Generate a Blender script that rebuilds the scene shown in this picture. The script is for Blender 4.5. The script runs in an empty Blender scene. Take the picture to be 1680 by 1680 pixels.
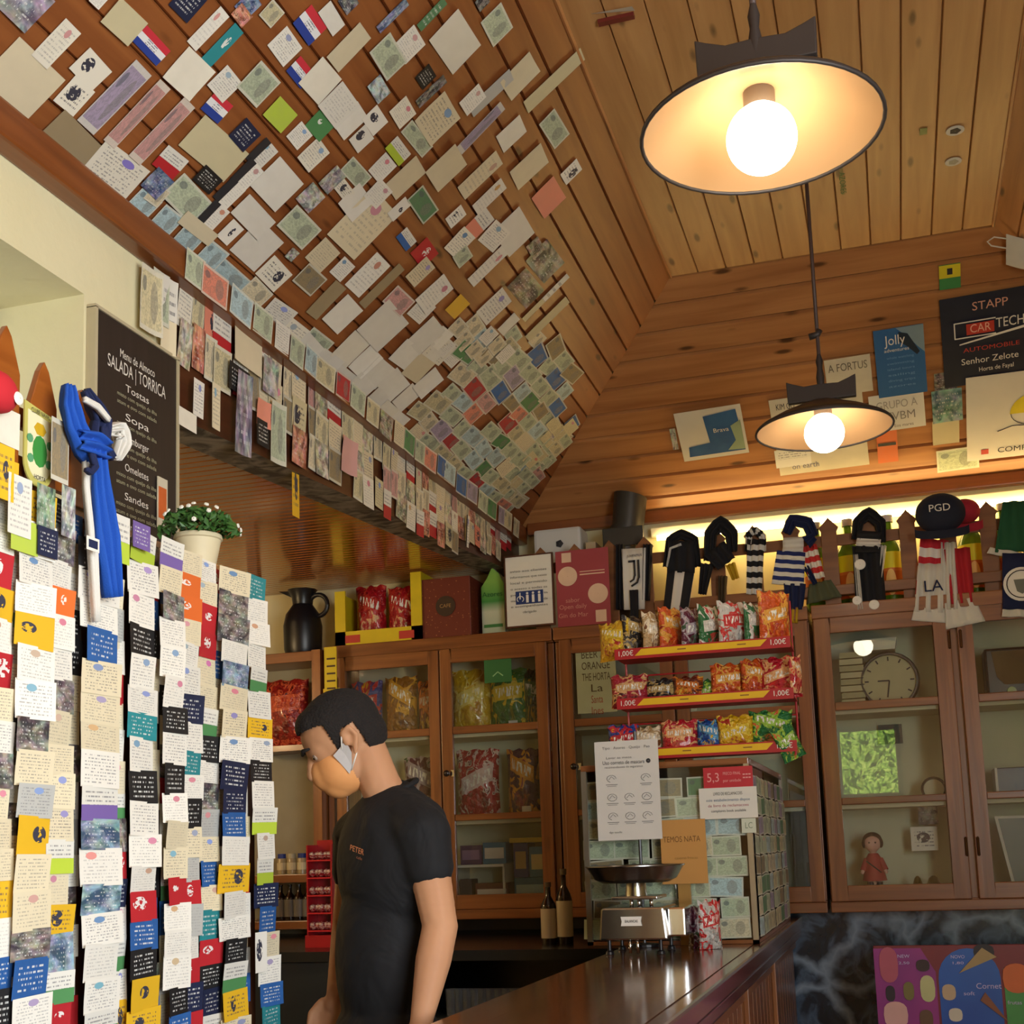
import bpy, bmesh, math, random
from mathutils import Vector, Matrix
random.seed(7)
PI = math.pi
V = Vector
# ---------------------------------------------------------------- camera
F, YAW, PIT, ROL, CX, CY, CZ = 2100., -.2882, .1413, -.0343, 840., 1095.5, 1.45
fw = V((math.sin(YAW)*math.cos(PIT), math.cos(YAW)*math.cos(PIT), math.sin(PIT)))
r0 = V((math.cos(YAW), -math.sin(YAW), 0)); u0 = r0.cross(fw)
RT = r0*math.cos(ROL)+u0*math.sin(ROL); UP = -r0*math.sin(ROL)+u0*math.cos(ROL)
CAM = V((0, 0, CZ))
S = bpy.context.scene
cd = bpy.data.cameras.new('camera'); cam = bpy.data.objects.new('camera', cd); S.collection.objects.link(cam)
cd.sensor_fit = 'HORIZONTAL'; cd.sensor_width = 36; cd.lens = 36*F/1680
cd.shift_y = (CY-840)/1680
cd.clip_start = .05
M3 = Matrix((RT, UP, -fw)).transposed()
cam.matrix_world = Matrix.Translation(CAM) @ M3.to_4x4()
S.camera = cam
# ---------------------------------------------------------------- light and exposure
S.view_settings.view_transform = 'Standard'; S.view_settings.look = 'None'
S.view_settings.exposure = 0.20; S.view_settings.gamma = 1; S.view_settings.use_curve_mapping = False
w = bpy.data.worlds.new('sky'); S.world = w; w.use_nodes = True
n = w.node_tree.nodes; bg = n['Background']
sk = n.new('ShaderNodeTexSky'); sk.sky_type = 'NISHITA'; sk.sun_disc = False; sk.sun_elevation = .8; sk.sun_rotation = 0
w.node_tree.links.new(sk.outputs[0], bg.inputs[0]); bg.inputs[1].default_value = .35
def lamp(name, kind, loc, aim, energy, col, **k):
    d = bpy.data.lights.new(name, kind); o = bpy.data.objects.new(name, d); S.collection.objects.link(o)
    o.location = loc; d.energy = energy; d.color = col
    o.rotation_euler = (V(aim)-V(loc)).to_track_quat('-Z', 'Y').to_euler()
    for a, b in k.items(): setattr(d, a, b)
    return o
lamp('sun', 'SUN', (0, 3, 9), (-.6, -3, 3.5), 24.0, (1, .96, .88), angle=.01)

lamp('right_door_daylight', 'AREA', (1.47, .02, 1.80), (-1.6, .02, 2.15), 150, (.95, .975, 1), shape='RECTANGLE', size=2.6, size_y=1.4)
lamp('alcove_lamp_light', 'POINT', (-3.75, 4.0, 2.25), (-2.5, 3.7, 0), 30, (1, .72, .38), shadow_soft_size=.08)
# ---------------------------------------------------------------- room constants (metres)
XL, YB, YW, ZB = -1.736, 6.05, 5.70, 3.03       # left wall, back wall, cabinet front, foot of the slope
XR = 1.50; DX, ZC = .982, 3.80                  # right wall, run of the slope, flat ceiling height
YR = -2.6; SL = math.hypot(DX, ZC-ZB); CS, SN = DX/SL, (ZC-ZB)/SL
XC = -1.36                                      # plane of the hanging cards
def ray(x, y): return (x-CX)/F*RT-(y-CY)/F*UP+fw
def hit(x, y, p, n): d = ray(x, y); return CAM+d*((V(p)-CAM).dot(n)/d.dot(n))
def atY(x, y, Y): return hit(x, y, (0, Y, 0), V((0, 1, 0)))
def atX(x, y, X): return hit(x, y, (X, 0, 0), V((1, 0, 0)))
def atZ(x, y, Z): return hit(x, y, (0, 0, Z), V((0, 0, 1)))
def proj(p):
    v = V(p)-CAM; z = v.dot(fw); return CX+F*v.dot(RT)/z, CY-F*v.dot(UP)/z
# ---------------------------------------------------------------- objects
def tag(o, label=None, cat=None, group=None, kind=None):
    if label: o['label'] = label
    if cat: o['category'] = cat
    if group: o['group'] = group
    if kind: o['kind'] = kind
    return o
def thing(name, label, cat, loc, group=None):
    o = bpy.data.objects.new(name, None); o.empty_display_size = .05
    S.collection.objects.link(o); o.location = loc
    return tag(o, label, cat, group)
def rootloc(p):
    l = V((0, 0, 0))
    while p: l += p.location; p = p.parent
    return l
class MB:
    def __init__(s): s.v = []; s.f = []; s.uv = []; s.mi = []
    def face(s, pts, uv=None, mi=0):
        b = len(s.v); s.v += [V(p) for p in pts]; s.f.append(tuple(range(b, b+len(pts))))
        if uv is None:
            a = V(pts[1])-V(pts[0]); a = a.normalized() if a.length > 1e-9 else V((1, 0, 0))
            nn = a.cross(V(pts[2])-V(pts[0])); bb = nn.cross(a); bb = bb.normalized() if bb.length > 1e-12 else V((0, 0, 1))
            uv = [((V(p)-V(pts[0])).dot(a), (V(p)-V(pts[0])).dot(bb)) for p in pts]
        s.uv.append(uv); s.mi.append(mi); return s
    def box(s, x0, x1, y0, y1, z0, z1, mi=0, mat=None):
        c = ((x0+x1)/2, (y0+y1)/2, (z0+z1)/2); h = (abs(x1-x0)/2, abs(y1-y0)/2, abs(z1-z0)/2)
        la = max(range(3), key=lambda i: h[i]); ou, ov = random.random()*9, random.random()*9
        for ax in range(3):
            a, b = (ax+1) % 3, (ax+2) % 3
            for sg in (-1, 1):
                q = [(-1, -1), (1, -1), (1, 1), (-1, 1)]
                if sg < 0: q.reverse()
                pts = []; uv = []
                for i, j in q:
                    p = [0, 0, 0]; p[ax] = c[ax]+sg*h[ax]; p[a] = c[a]+i*h[a]; p[b] = c[b]+j*h[b]
                    U, W = (p[b], p[a]) if (b == la or (a != la and h[b] > h[a])) else (p[a], p[b])
                    uv.append((U+ou, W+ov+ax*.37)); p = V(p)
                    pts.append(mat @ p if mat else p)
                s.face(pts, uv, mi)
        return s
    def obox(s, c, ax, ay, az, w, h, d, mi=0):     # oriented box
        m = Matrix.Translation(V(c)) @ Matrix((V(ax), V(ay), V(az))).transposed().to_4x4()
        return s.box(-w/2, w/2, -h/2, h/2, -d/2, d/2, mi, m)
    def tube(s, path, r, seg=10, mi=0, cap=True):
        path = [V(p) for p in path]; rs = r if isinstance(r, (list, tuple)) else [r]*len(path); rings = []
        t = (path[1]-path[0]).normalized(); a = t.orthogonal().normalized()
        for i, p in enumerate(path):
            t = (path[min(i+1, len(path)-1)]-path[max(i-1, 0)]).normalized()
            a = (a-t*a.dot(t)).normalized(); b = t.cross(a)
            rings.append([p+(a*math.cos(k*2*PI/seg)+b*math.sin(k*2*PI/seg))*rs[i] for k in range(seg)])
        s.loft(rings, mi, cap); return s
    def loft(s, rings, mi=0, cap=True, closed=True):
        b = len(s.v); m = len(rings[0]); 
        for r in rings: s.v += [V(p) for p in r]
        for i in range(len(rings)-1):
            for k in range(m if closed else m-1):
                k2 = (k+1) % m
                s.f.append((b+i*m+k, b+i*m+k2, b+(i+1)*m+k2, b+(i+1)*m+k))
                u, u2 = k/m, (k+1)/m; v, v2 = i/(len(rings)-1), (i+1)/(len(rings)-1)
                s.uv.append([(u, v), (u2, v), (u2, v2), (u, v2)]); s.mi.append(mi if not isinstance(mi, list) else mi[i])
        if cap and closed:
            s.f.append(tuple(b+k for k in range(m))[::-1]); s.uv.append([(.5, 0)]*m); s.mi.append(mi if not isinstance(mi, list) else mi[0])
            s.f.append(tuple(b+(len(rings)-1)*m+k for k in range(m))); s.uv.append([(.5, 1)]*m); s.mi.append(mi if not isinstance(mi, list) else mi[-1])
        return s
    def lathe(s, c, prof, seg=24, mi=0, cap=False, axis=(0, 0, 1)):
        q = V((0, 0, 1)).rotation_difference(V(axis)); c = V(c)
        s.loft([[c+q @ V((r*math.cos(k*2*PI/seg), r*math.sin(k*2*PI/seg), z)) for k in range(seg)] for r, z in prof], mi, cap); return s
    def prism(s, pts, dvec, mi=0):                # outline in 3-D, swept by dvec
        d = V(dvec); P = [V(p) for p in pts]; o = P[0]; nn = V((0, 0, 0))
        for i in range(1, len(P)-1): nn += (P[i]-o).cross(P[i+1]-o)
        if nn.dot(d) > 0: P.reverse()
        s.face(P, None, mi); s.face([p+d for p in reversed(P)], None, mi)
        for i in range(len(P)): a, b2 = P[i], P[(i+1) % len(P)]; s.face([b2, a, a+d, b2+d], None, mi)
        return s
    def build(s, name, mats, parent=None, smooth=False, loc=None, bevel=0):
        l = rootloc(parent) if parent else V(loc or (0, 0, 0))
        me = bpy.data.meshes.new(name); me.from_pydata([tuple(v-l) for v in s.v], [], s.f)
        if not isinstance(mats, (list, tuple)): mats = [mats]
        for m in mats: me.materials.append(m)
        ul = me.uv_layers.new(name='UVMap'); k = 0
        for uv in s.uv:
            for q in uv: ul.data[k].uv = q; k += 1
        me.polygons.foreach_set('material_index', s.mi)
        if smooth or bevel:
            bm = bmesh.new(); bm.from_mesh(me); bmesh.ops.remove_doubles(bm, verts=bm.verts, dist=1e-5)
            if bevel: bmesh.ops.bevel(bm, geom=[e for e in bm.edges if len(e.link_faces) == 2 and e.calc_face_angle(0) > .5], offset=bevel, segments=2, profile=.6, affect='EDGES')
            bm.to_mesh(me); bm.free()
        if smooth:
            me.polygons.foreach_set('use_smooth', [True]*len(me.polygons))
            if smooth != 2:
                try: me.set_sharp_from_angle(angle=.7)
                except Exception: pass
        me.update()
        o = bpy.data.objects.new(name, me); S.collection.objects.link(o)
        if parent: o.parent = parent
        else: o.location = l
        return o
def struct(name, mb, mats, label=None, **k):
    o = mb.build(name, mats, **k); o['kind'] = 'structure'
    if label: o['label'] = label
    return o
# ---------------------------------------------------------------- materials
MC = {}
class NB:
    def __init__(s, m):
        s.t = m.node_tree; s.n = s.t.nodes; s.l = s.t.links; s.p = s.n['Principled BSDF']
        s.tc = s.n.new('ShaderNodeTexCoord'); s.uv = s.tc.outputs['UV']; s.ob = s.tc.outputs['Object']
        x = s.n.new('ShaderNodeSeparateXYZ'); s.l.new(s.uv, x.inputs[0]); s.u, s.v = x.outputs[0], x.outputs[1]
        s.oi = s.n.new('ShaderNodeObjectInfo'); s.col = s.oi.outputs['Color']; s.rnd = s.oi.outputs['Random']
    def put(s, i, a):
        if hasattr(a, 'is_linked'): s.l.new(a, i)
        elif isinstance(a, (tuple, list)): i.default_value = tuple(a)+(1,)*(len(i.default_value)-len(a))
        else: i.default_value = a
    def m(s, op, a, b=0., c=0.):
        q = s.n.new('ShaderNodeMath'); q.operation = op
        for i, x in zip(q.inputs, (a, b, c)): s.put(i, x)
        return q.outputs[0]
    def mix(s, f, a, b, bt='MIX'):
        q = s.n.new('ShaderNodeMixRGB'); q.blend_type = bt
        for i, x in zip(q.inputs, (f, a, b)): s.put(i, x)
        return q.outputs[0]
    def vec(s, x, y, z=0.):
        q = s.n.new('ShaderNodeCombineXYZ')
        for i, a in zip(q.inputs, (x, y, z)): s.put(i, a)
        return q.outputs[0]
    def noise(s, v, sc, det=2., out=0, dist=0.):
        q = s.n.new('ShaderNodeTexNoise'); s.put(q.inputs['Vector'], v); s.put(q.inputs['Scale'], sc); q.inputs['Detail'].default_value = det
        q.inputs['Distortion'].default_value = dist
        return q.outputs[out]
    def vor(s, v, sc, out='Distance'):
        q = s.n.new('ShaderNodeTexVoronoi'); s.put(q.inputs['Vector'], v); s.put(q.inputs['Scale'], sc); return q.outputs[out]
    def ramp(s, f, st, const=False):
        q = s.n.new('ShaderNodeValToRGB'); s.put(q.inputs[0], f); e = q.color_ramp.elements
        if const: q.color_ramp.interpolation = 'CONSTANT'
        while len(e) < len(st): e.new(.5)
        for k, (p, c) in zip(e, st): k.position = p; k.color = tuple(c)+(1,)
        return q.outputs[0]
    def edge(s, v, sc):
        q = s.n.new('ShaderNodeTexVoronoi'); q.feature = 'DISTANCE_TO_EDGE'; s.put(q.inputs['Vector'], v); s.put(q.inputs['Scale'], sc); return q.outputs['Distance']
    def bump(s, h, st=.3, d=.01):
        q = s.n.new('ShaderNodeBump'); s.put(q.inputs['Height'], h); q.inputs['Strength'].default_value = st; q.inputs['Distance'].default_value = d
        s.l.new(q.outputs[0], s.p.inputs['Normal'])
def mk(name, f, rough=.5, metal=0., **k):
    if name in MC: return MC[name]
    m = bpy.data.materials.new(name); m.use_nodes = True; b = NB(m)
    b.p.inputs['Roughness'].default_value = rough; b.p.inputs['Metallic'].default_value = metal
    c = f(b)
    if c is not None: b.put(b.p.inputs['Base Color'], c)
    for a, v in k.items(): b.p.inputs[a.replace('_', ' ')].default_value = v
    MC[name] = m; return m
def lin(c): return tuple((x/12.92 if x <= .04045 else ((x+.055)/1.055)**2.4) for x in c)
def rgb(h): h = h.lstrip('#'); return lin(tuple(int(h[i:i+2], 16)/255 for i in (0, 2, 4)))
def plain(h, rough=.5, metal=0., var=.12, **k):   # one colour with a faint procedural mottling
    c = rgb(h)
    return mk(f'plain_{h}_{rough}_{metal}_{sorted(k.items())}', lambda b: b.mix(b.noise(b.ob, 14.), tuple(x*(1-var) for x in c), tuple(min(1, x*(1+var)) for x in c)), rough, metal, **k)
def emit(h, st): 
    c = rgb(h)
    return mk(f'emit_{h}_{st}', lambda b: (0, 0, 0), .5, 0, Emission_Color=c+(1,), Emission_Strength=st)
def wood(name, dk, lt, rough=.35, knots=.0, grain=26., coat=0.):
    d, l = rgb(dk), rgb(lt)
    def f(b):
        n1 = b.noise(b.vec(b.m('MULTIPLY', b.u, 1.6), b.m('MULTIPLY', b.v, grain)), 1., 4., 0, .6)
        n2 = b.noise(b.vec(b.m('MULTIPLY', b.u, .8), b.m('MULTIPLY', b.v, 5.)), 1., 2.)
        c = b.mix(b.ramp(b.m('ADD', b.m('MULTIPLY', n1, .65), b.m('MULTIPLY', n2, .35)), [(.32, (0, 0, 0)), (.68, (1, 1, 1))]), d, l)
        if knots:
            v = b.vor(b.vec(b.m('MULTIPLY', b.u, 3.2), b.m('MULTIPLY', b.v, 11.)), 1.)
            c = b.mix(b.m('MULTIPLY', b.ramp(v, [(.07, (1, 1, 1)), (.15, (0, 0, 0))]), knots), c, tuple(x*.22 for x in d))
        b.bump(n1, .12, .004)
        return c
    return mk(name, f, rough, 0, Coat_Weight=coat, Coat_Roughness=.12)
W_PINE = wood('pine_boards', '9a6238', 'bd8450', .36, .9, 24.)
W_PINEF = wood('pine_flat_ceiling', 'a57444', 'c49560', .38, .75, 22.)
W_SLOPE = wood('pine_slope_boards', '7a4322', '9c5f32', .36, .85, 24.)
W_BEAM = wood('varnished_beam', '6a3616', '8e5024', .32, .5, 22., .2)
W_CAB = wood('cabinet_wood', '69391b', '9c6233', .32, .25, 30., .3)
W_CTR = wood('counter_top_wood', '57331f', '7d5238', .16, 0, 30., .6)
W_ALC = wood('alcove_ceiling_boards', '8a4a14', 'b06a24', .2, .3, 26., .6)
W_FEN = wood('fence_wood', '6a3d1f', '8c5a32', .4, .2, 26.)
W_DARK = wood('dark_shelf_wood', '3a1c0e', '5c3018', .4, 0, 24.)
PLASTER = mk('cream_plaster', lambda b: (b.bump(b.noise(b.ob, 22., 4.), .25, .008), b.mix(b.noise(b.ob, 3.), rgb('d9d0a4'), rgb('e4dcb6')))[1], .8)
BLACK = plain('15151a', .35); STEEL = plain('b9b9b6', .22, 1., .05); CHROME = plain('d8d8d6', .12, 1., .03)
IRON = plain('3a3432', .5, .3); GREYBOX = plain('85837c', .6)
def glassmat():
    m = bpy.data.materials.new('window_glass'); m.use_nodes = True; t = m.node_tree; t.nodes.clear()
    o = t.nodes.new('ShaderNodeOutputMaterial'); mx = t.nodes.new('ShaderNodeMixShader'); tr = t.nodes.new('ShaderNodeBsdfTransparent')
    g = t.nodes.new('ShaderNodeBsdfGlossy'); g.inputs['Roughness'].default_value = .01; fr = t.nodes.new('ShaderNodeFresnel'); fr.inputs[0].default_value = 1.5
    tr.inputs[0].default_value = (.97, .985, .975, 1)
    t.links.new(fr.outputs[0], mx.inputs[0]); t.links.new(tr.outputs[0], mx.inputs[1]); t.links.new(g.outputs[0], mx.inputs[2]); t.links.new(mx.outputs[0], o.inputs[0])
    return m
GLASS = glassmat()
# --- printed paper: tint comes from the object's colour, the print from these patterns
def ink(b, rows=11., dens=.5, mg=.1):
    vr = b.m('MULTIPLY', b.v, rows); fr = b.m('FRACT', vr); row = b.m('FLOOR', vr)
    line = b.m('MULTIPLY', b.m('GREATER_THAN', fr, .3), b.m('LESS_THAN', fr, .68))
    wd = b.m('GREATER_THAN', b.noise(b.vec(b.m('ADD', b.m('MULTIPLY', b.u, 26.), b.m('MULTIPLY', b.rnd, 90.)), b.m('MULTIPLY', row, 5.7)), 1., 1.), dens)
    inu = b.m('LESS_THAN', b.m('ABSOLUTE', b.m('SUBTRACT', b.u, .5)), .5-mg); inv = b.m('LESS_THAN', b.m('ABSOLUTE', b.m('SUBTRACT', b.v, .5)), .5-mg)
    return b.m('MULTIPLY', b.m('MULTIPLY', line, wd), b.m('MULTIPLY', inu, inv))
def shift(b, k=1.): return b.vec(b.m('ADD', b.u, b.m('MULTIPLY', b.rnd, 40.)), b.m('ADD', b.v, b.m('MULTIPLY', b.rnd, 17.)), b.m('MULTIPLY', b.rnd, 9.))
def ell(b, cu, cv, ru, rv):
    a = b.m('DIVIDE', b.m('SUBTRACT', b.u, cu), ru); c = b.m('DIVIDE', b.m('SUBTRACT', b.v, cv), rv)
    return b.m('LESS_THAN', b.m('ADD', b.m('MULTIPLY', a, a), b.m('MULTIPLY', c, c)), 1.)
def p_plain(b): return b.mix(b.m('MULTIPLY', b.noise(shift(b), 3.), .22), b.col, (.35, .3, .22))
def p_text(b): return b.mix(b.m('MULTIPLY', ink(b), b.m('MULTIPLY_ADD', b.rnd, .4, .22)), b.mix(b.m('MULTIPLY', b.noise(shift(b), 3.), .12), b.col, (.4, .35, .25)), (.06, .06, .09))
def _p_text(b):
    c = _pt(b); k = b.noise(b.vec(b.m('MULTIPLY', b.rnd, 60.), 3.), 1., 0., 1); hue = b.mix(.5, k, b.mix(b.m('GREATER_THAN', b.rnd, .5), (.7, .08, .05), (.03, .15, .55)))
    return b.mix(b.m('MULTIPLY', ell(b, b.m('MULTIPLY_ADD', b.m('FRACT', b.m('MULTIPLY', b.rnd, 7.)), .5, .25), .8, .13, .1), b.m('GREATER_THAN', b.m('FRACT', b.m('MULTIPLY', b.rnd, 13.)), .35)), c, hue)
_pt = p_text; p_text = _p_text
def p_big(b): return b.mix(b.m('MULTIPLY', ink(b, 3.5, .42, .08), .85), b.col, (.03, .03, .04))
def p_note(b):
    g = b.noise(shift(b), 9., 3., 0, 2.); c = b.mix(b.ramp(g, [(.42, (0, 0, 0)), (.58, (1, 1, 1))]), b.mix(.32, b.col, (.1, .12, .1)), b.col)
    c = b.mix(b.m('MULTIPLY', ell(b, .68, .5, .15, .33), .5), c, b.mix(b.noise(shift(b), 22.), (.02, .03, .04), (.35, .33, .28)))
    c = b.mix(b.m('MULTIPLY', ell(b, .2, .72, .1, .12), .6), c, (.08, .1, .12))
    e = b.m('MAXIMUM', b.m('GREATER_THAN', b.m('ABSOLUTE', b.m('SUBTRACT', b.u, .5)), .455), b.m('GREATER_THAN', b.m('ABSOLUTE', b.m('SUBTRACT', b.v, .5)), .42))
    return b.mix(b.m('MULTIPLY', e, .7), c, (.68, .66, .55))
def p_photo(b):
    g = b.noise(shift(b), 2.6, 5., 0, 1.)
    c = b.mix(b.ramp(g, [(.36, (0, 0, 0)), (.5, (.5, .5, .5)), (.62, (1, 1, 1))]), b.mix(.75, b.col, (.02, .02, .03)), b.mix(.35, b.col, (.75, .72, .62)))
    c = b.mix(.55, c, b.noise(shift(b), 3.5, 2., 1), 'OVERLAY')
    return b.mix(b.m('MULTIPLY', ink(b, 9., .58, .1), .6), c, (.8, .8, .76))
def r1(b, k): return b.m('FRACT', b.m('MULTIPLY', b.rnd, k))
def p_icon(b):
    c = b.mix(b.m('MULTIPLY', ink(b, 7., .5, .14), b.m('MULTIPLY', b.m('GREATER_THAN', r1(b, 19.), .35), .7)), b.col, (.05, .05, .07))
    return b.mix(b.m('MULTIPLY', ell(b, b.m('MULTIPLY_ADD', r1(b, 5.), .4, .3), .55, b.m('MULTIPLY_ADD', r1(b, 11.), .16, .1), b.m('MULTIPLY_ADD', r1(b, 17.), .2, .12)), b.m('GREATER_THAN', b.noise(shift(b), 7.), .42)), c, (.04, .04, .06))
def p_bw(b): return b.mix(b.m('LESS_THAN', b.u, .42), p_text(b), (.02, .02, .025))
def p_flag(b):
    c = b.ramp(b.v, [(0, (.02, .05, .3)), (.34, (.8, .8, .8)), (.66, (.6, .03, .05))], True)
    return b.mix(b.m('MULTIPLY', ink(b, 9., .45, .3), .8), c, (.05, .05, .1))
def p_half(b): return b.mix(b.m('GREATER_THAN', b.v, .45), b.col, b.mix(b.m('MULTIPLY', ink(b, 8., .47, .1), .6), (.72, .7, .62), (.05, .05, .08)))
def p_dark(b): return b.mix(b.m('MULTIPLY', ink(b, 7., .52, .14), .75), b.mix(b.m('MULTIPLY', b.noise(shift(b), 4.), .3), b.col, (.0, .0, .0)), (.75, .75, .7))
def p_inv(b): return b.mix(b.m('MULTIPLY', b.m('MULTIPLY', ell(b, b.m('MULTIPLY_ADD', r1(b, 5.), .3, .35), .6, b.m('MULTIPLY_ADD', r1(b, 11.), .2, .08), b.m('MULTIPLY_ADD', r1(b, 17.), .16, .1)), b.m('GREATER_THAN', b.noise(shift(b), 8.), .47)), .9), b.col, (.8, .8, .75))
PAT = {k: mk('print_'+k, f, .62 if k != 'gloss' else .2) for k, f in dict(plain=p_plain, text=p_text, big=p_big, note=p_note, photo=p_photo, icon=p_icon, bw=p_bw, flag=p_flag, half=p_half, dark=p_dark, inv=p_inv).items()}
def fixed(kind, ck):
    f = dict(plain=p_plain, text=p_text, note=p_note, photo=p_photo, icon=p_icon, half=p_half, dark=p_dark, inv=p_inv)[kind]; c = rgb(CN[ck][0]) if ck in CN else rgb(ck)
    def g(b):
        q = b.n.new('ShaderNodeRGB'); q.outputs[0].default_value = c+(1,); b.col = q.outputs[0]
        ge = b.n.new('ShaderNodeNewGeometry'); b.rnd = ge.outputs['Random Per Island']; return f(b)
    return mk(f'printed_{kind}_{ck}', g, .55)
def curlmesh(kind, cv):
    key = ('m', kind, cv)
    if key in MC: return MC[key]
    rr = random.Random(cv*13+1); N = 4; mb = MB(); amp = (.0, .03, .06, .16, .3)[cv]; px, py = rr.choice((-1, 1)), rr.choice((-1, 1))
    vs = [(i/N-.5, j/N-.5, amp*(max(0, px*(i/N-.5)+.1*py*(j/N-.5))**2*3+max(0, -py*(j/N-.5))**2)+ (.004*rr.random())) for j in range(N+1) for i in range(N+1)]
    me = bpy.data.meshes.new('paper_'+kind); me.from_pydata(vs, [], [(j*(N+1)+i, j*(N+1)+i+1, (j+1)*(N+1)+i+1, (j+1)*(N+1)+i) for j in range(N) for i in range(N)])
    ul = me.uv_layers.new(name='UVMap')
    for lp in me.loops: v = me.vertices[lp.vertex_index].co; ul.data[lp.index].uv = (v.x+.5, v.y+.5)
    me.materials.append(PAT[kind]); me.polygons.foreach_set('use_smooth', [True]*len(me.polygons)); MC[key] = me; return me
CN = {'w': ('e6e2d6', 'white'), 'c': ('dccfae', 'cream'), 'n': ('1b2444', 'navy'), 'k': ('1c1b1c', 'black'), 'y': ('e0b020', 'yellow'), 'o': ('dd6a2a', 'orange'),
      'r': ('b5222a', 'red'), 'b': ('2c62a6', 'blue'), 'g': ('4f8a52', 'green'), 'G': ('5c8a60', 'dark green'), 't': ('2b8c92', 'teal'), 'p': ('7a62a6', 'purple'),
      'l': ('b2c83c', 'lime'), 's': ('b8b8b2', 'grey'), 'm': ('bcc6a8', 'pale green'), 'u': ('b4ccd0', 'pale blue'), 'v': ('a898b0', 'lilac'), 'i': ('cf9a94', 'pink'),
      'a': ('e08a72', 'salmon'), 'd': ('9a8764', 'tan'), 'e': ('cfc49c', 'beige'), 'P': ('5a4a42', 'dark brown'), 'q': ('5d8db0', 'sky blue'), 'O': ('e8e2d0', 'off-white')}
def ppr(p, ax, ay, wd, ht, kind, ck, name='paper_note', label=None, cat='paper', group=None, curl=None, jc=.08, parent=None):
    ax = V(ax).normalized(); nn = ax.cross(V(ay)).normalized(); ay = nn.cross(ax)
    o = bpy.data.objects.new(name, curlmesh(kind, random.choice((0, 0, 1, 1, 2)) if curl is None else curl)); S.collection.objects.link(o)
    m = Matrix((ax*wd, ay*ht, nn*min(wd, ht))).transposed().to_4x4(); m.translation = V(p)
    if parent: o.parent = parent; m.translation = V(p)-rootloc(parent)
    o.matrix_local = m
    c = rgb(CN[ck][0]) if ck in CN else rgb(ck); j = 1+random.uniform(-jc, jc)
    o.color = tuple(min(1, x*j) for x in c)+(1,)
    if parent: 
        if label: o['label'] = label
    else: tag(o, label, cat, group)
    return o
def ord_(n): return f"{n}{'th' if 10 <= n % 100 <= 20 else {1: 'st', 2: 'nd', 3: 'rd'}.get(n % 10, 'th')}"
def txt(s, p, ax, ay, size, mat, parent, name='lettering', depth=.0012, al='CENTER', maxw=None, bold=0.):
    cu = bpy.data.curves.new('t', 'FONT'); cu.body = s; cu.size = 1; cu.align_x = al; cu.align_y = 'CENTER'; cu.extrude = 0; cu.resolution_u = 3; cu.offset = bold
    ob = bpy.data.objects.new('t', cu); S.collection.objects.link(ob); bpy.context.view_layer.update()
    me = bpy.data.meshes.new_from_object(ob.evaluated_get(bpy.context.evaluated_depsgraph_get())); bpy.data.objects.remove(ob)
    me.name = name
    for v in me.vertices: v.co.z = 0
    sx = size
    if maxw and me.vertices:
        wdt = max(v.co.x for v in me.vertices)-min(v.co.x for v in me.vertices)
        if wdt > 0: sx = maxw/wdt
    ax = V(ax).normalized(); nn = ax.cross(V(ay)).normalized(); ay = nn.cross(ax)
    R = Matrix((ax*sx, ay*size, nn)).transposed(); l = rootloc(parent) if parent else V((0, 0, 0))
    for v in me.vertices: v.co = R @ v.co+V(p)-l+nn*depth
    me.materials.clear(); me.materials.append(mat)
    o = bpy.data.objects.new(name, me); S.collection.objects.link(o); o.parent = parent
    return o
def blob(name, parts, mat, parent=None, voxel=.008, smooth=6, fine=3):
    """one continuous organic surface grown over tapered limbs and ellipsoids"""
    bm = bmesh.new()
    for q in parts:
        if q[0] == 'c':
            _, p0, r1, p1, r2 = q; p0, p1 = V(p0), V(p1); L = (p1-p0).length; N = max(2, int(L/(.45*max(.006, min(r1, r2))))+1)
            for i in range(N+1):
                t = i/N; bmesh.ops.create_icosphere(bm, subdivisions=2, radius=r1+(r2-r1)*t, matrix=Matrix.Translation(p0.lerp(p1, t)))
        else:
            _, c, ax, ay, az = q        # ellipsoid: centre and three semi-axis vectors
            m = Matrix((V(ax), V(ay), V(az))).transposed().to_4x4(); m.translation = V(c)
            bmesh.ops.create_icosphere(bm, subdivisions=fine, radius=1, matrix=m)
    bmesh.ops.recalc_face_normals(bm, faces=bm.faces)
    me = bpy.data.meshes.new(name); bm.to_mesh(me); bm.free(); ob = bpy.data.objects.new('tmp', me); S.collection.objects.link(ob)
    r = ob.modifiers.new('r', 'REMESH'); r.mode = 'VOXEL'; r.voxel_size = voxel; r.use_smooth_shade = True
    s = ob.modifiers.new('s', 'SMOOTH'); s.factor = .5; s.iterations = smooth
    bpy.context.view_layer.update()
    m2 = bpy.data.meshes.new_from_object(ob.evaluated_get(bpy.context.evaluated_depsgraph_get())); bpy.data.objects.remove(ob)
    l = rootloc(parent) if parent else V((0, 0, 0))
    for v in m2.vertices: v.co -= l
    m2.name = name; m2.materials.clear(); m2.materials.append(mat)
    o = bpy.data.objects.new(name, m2); S.collection.objects.link(o)
    if parent: o.parent = parent
    return o
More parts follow.
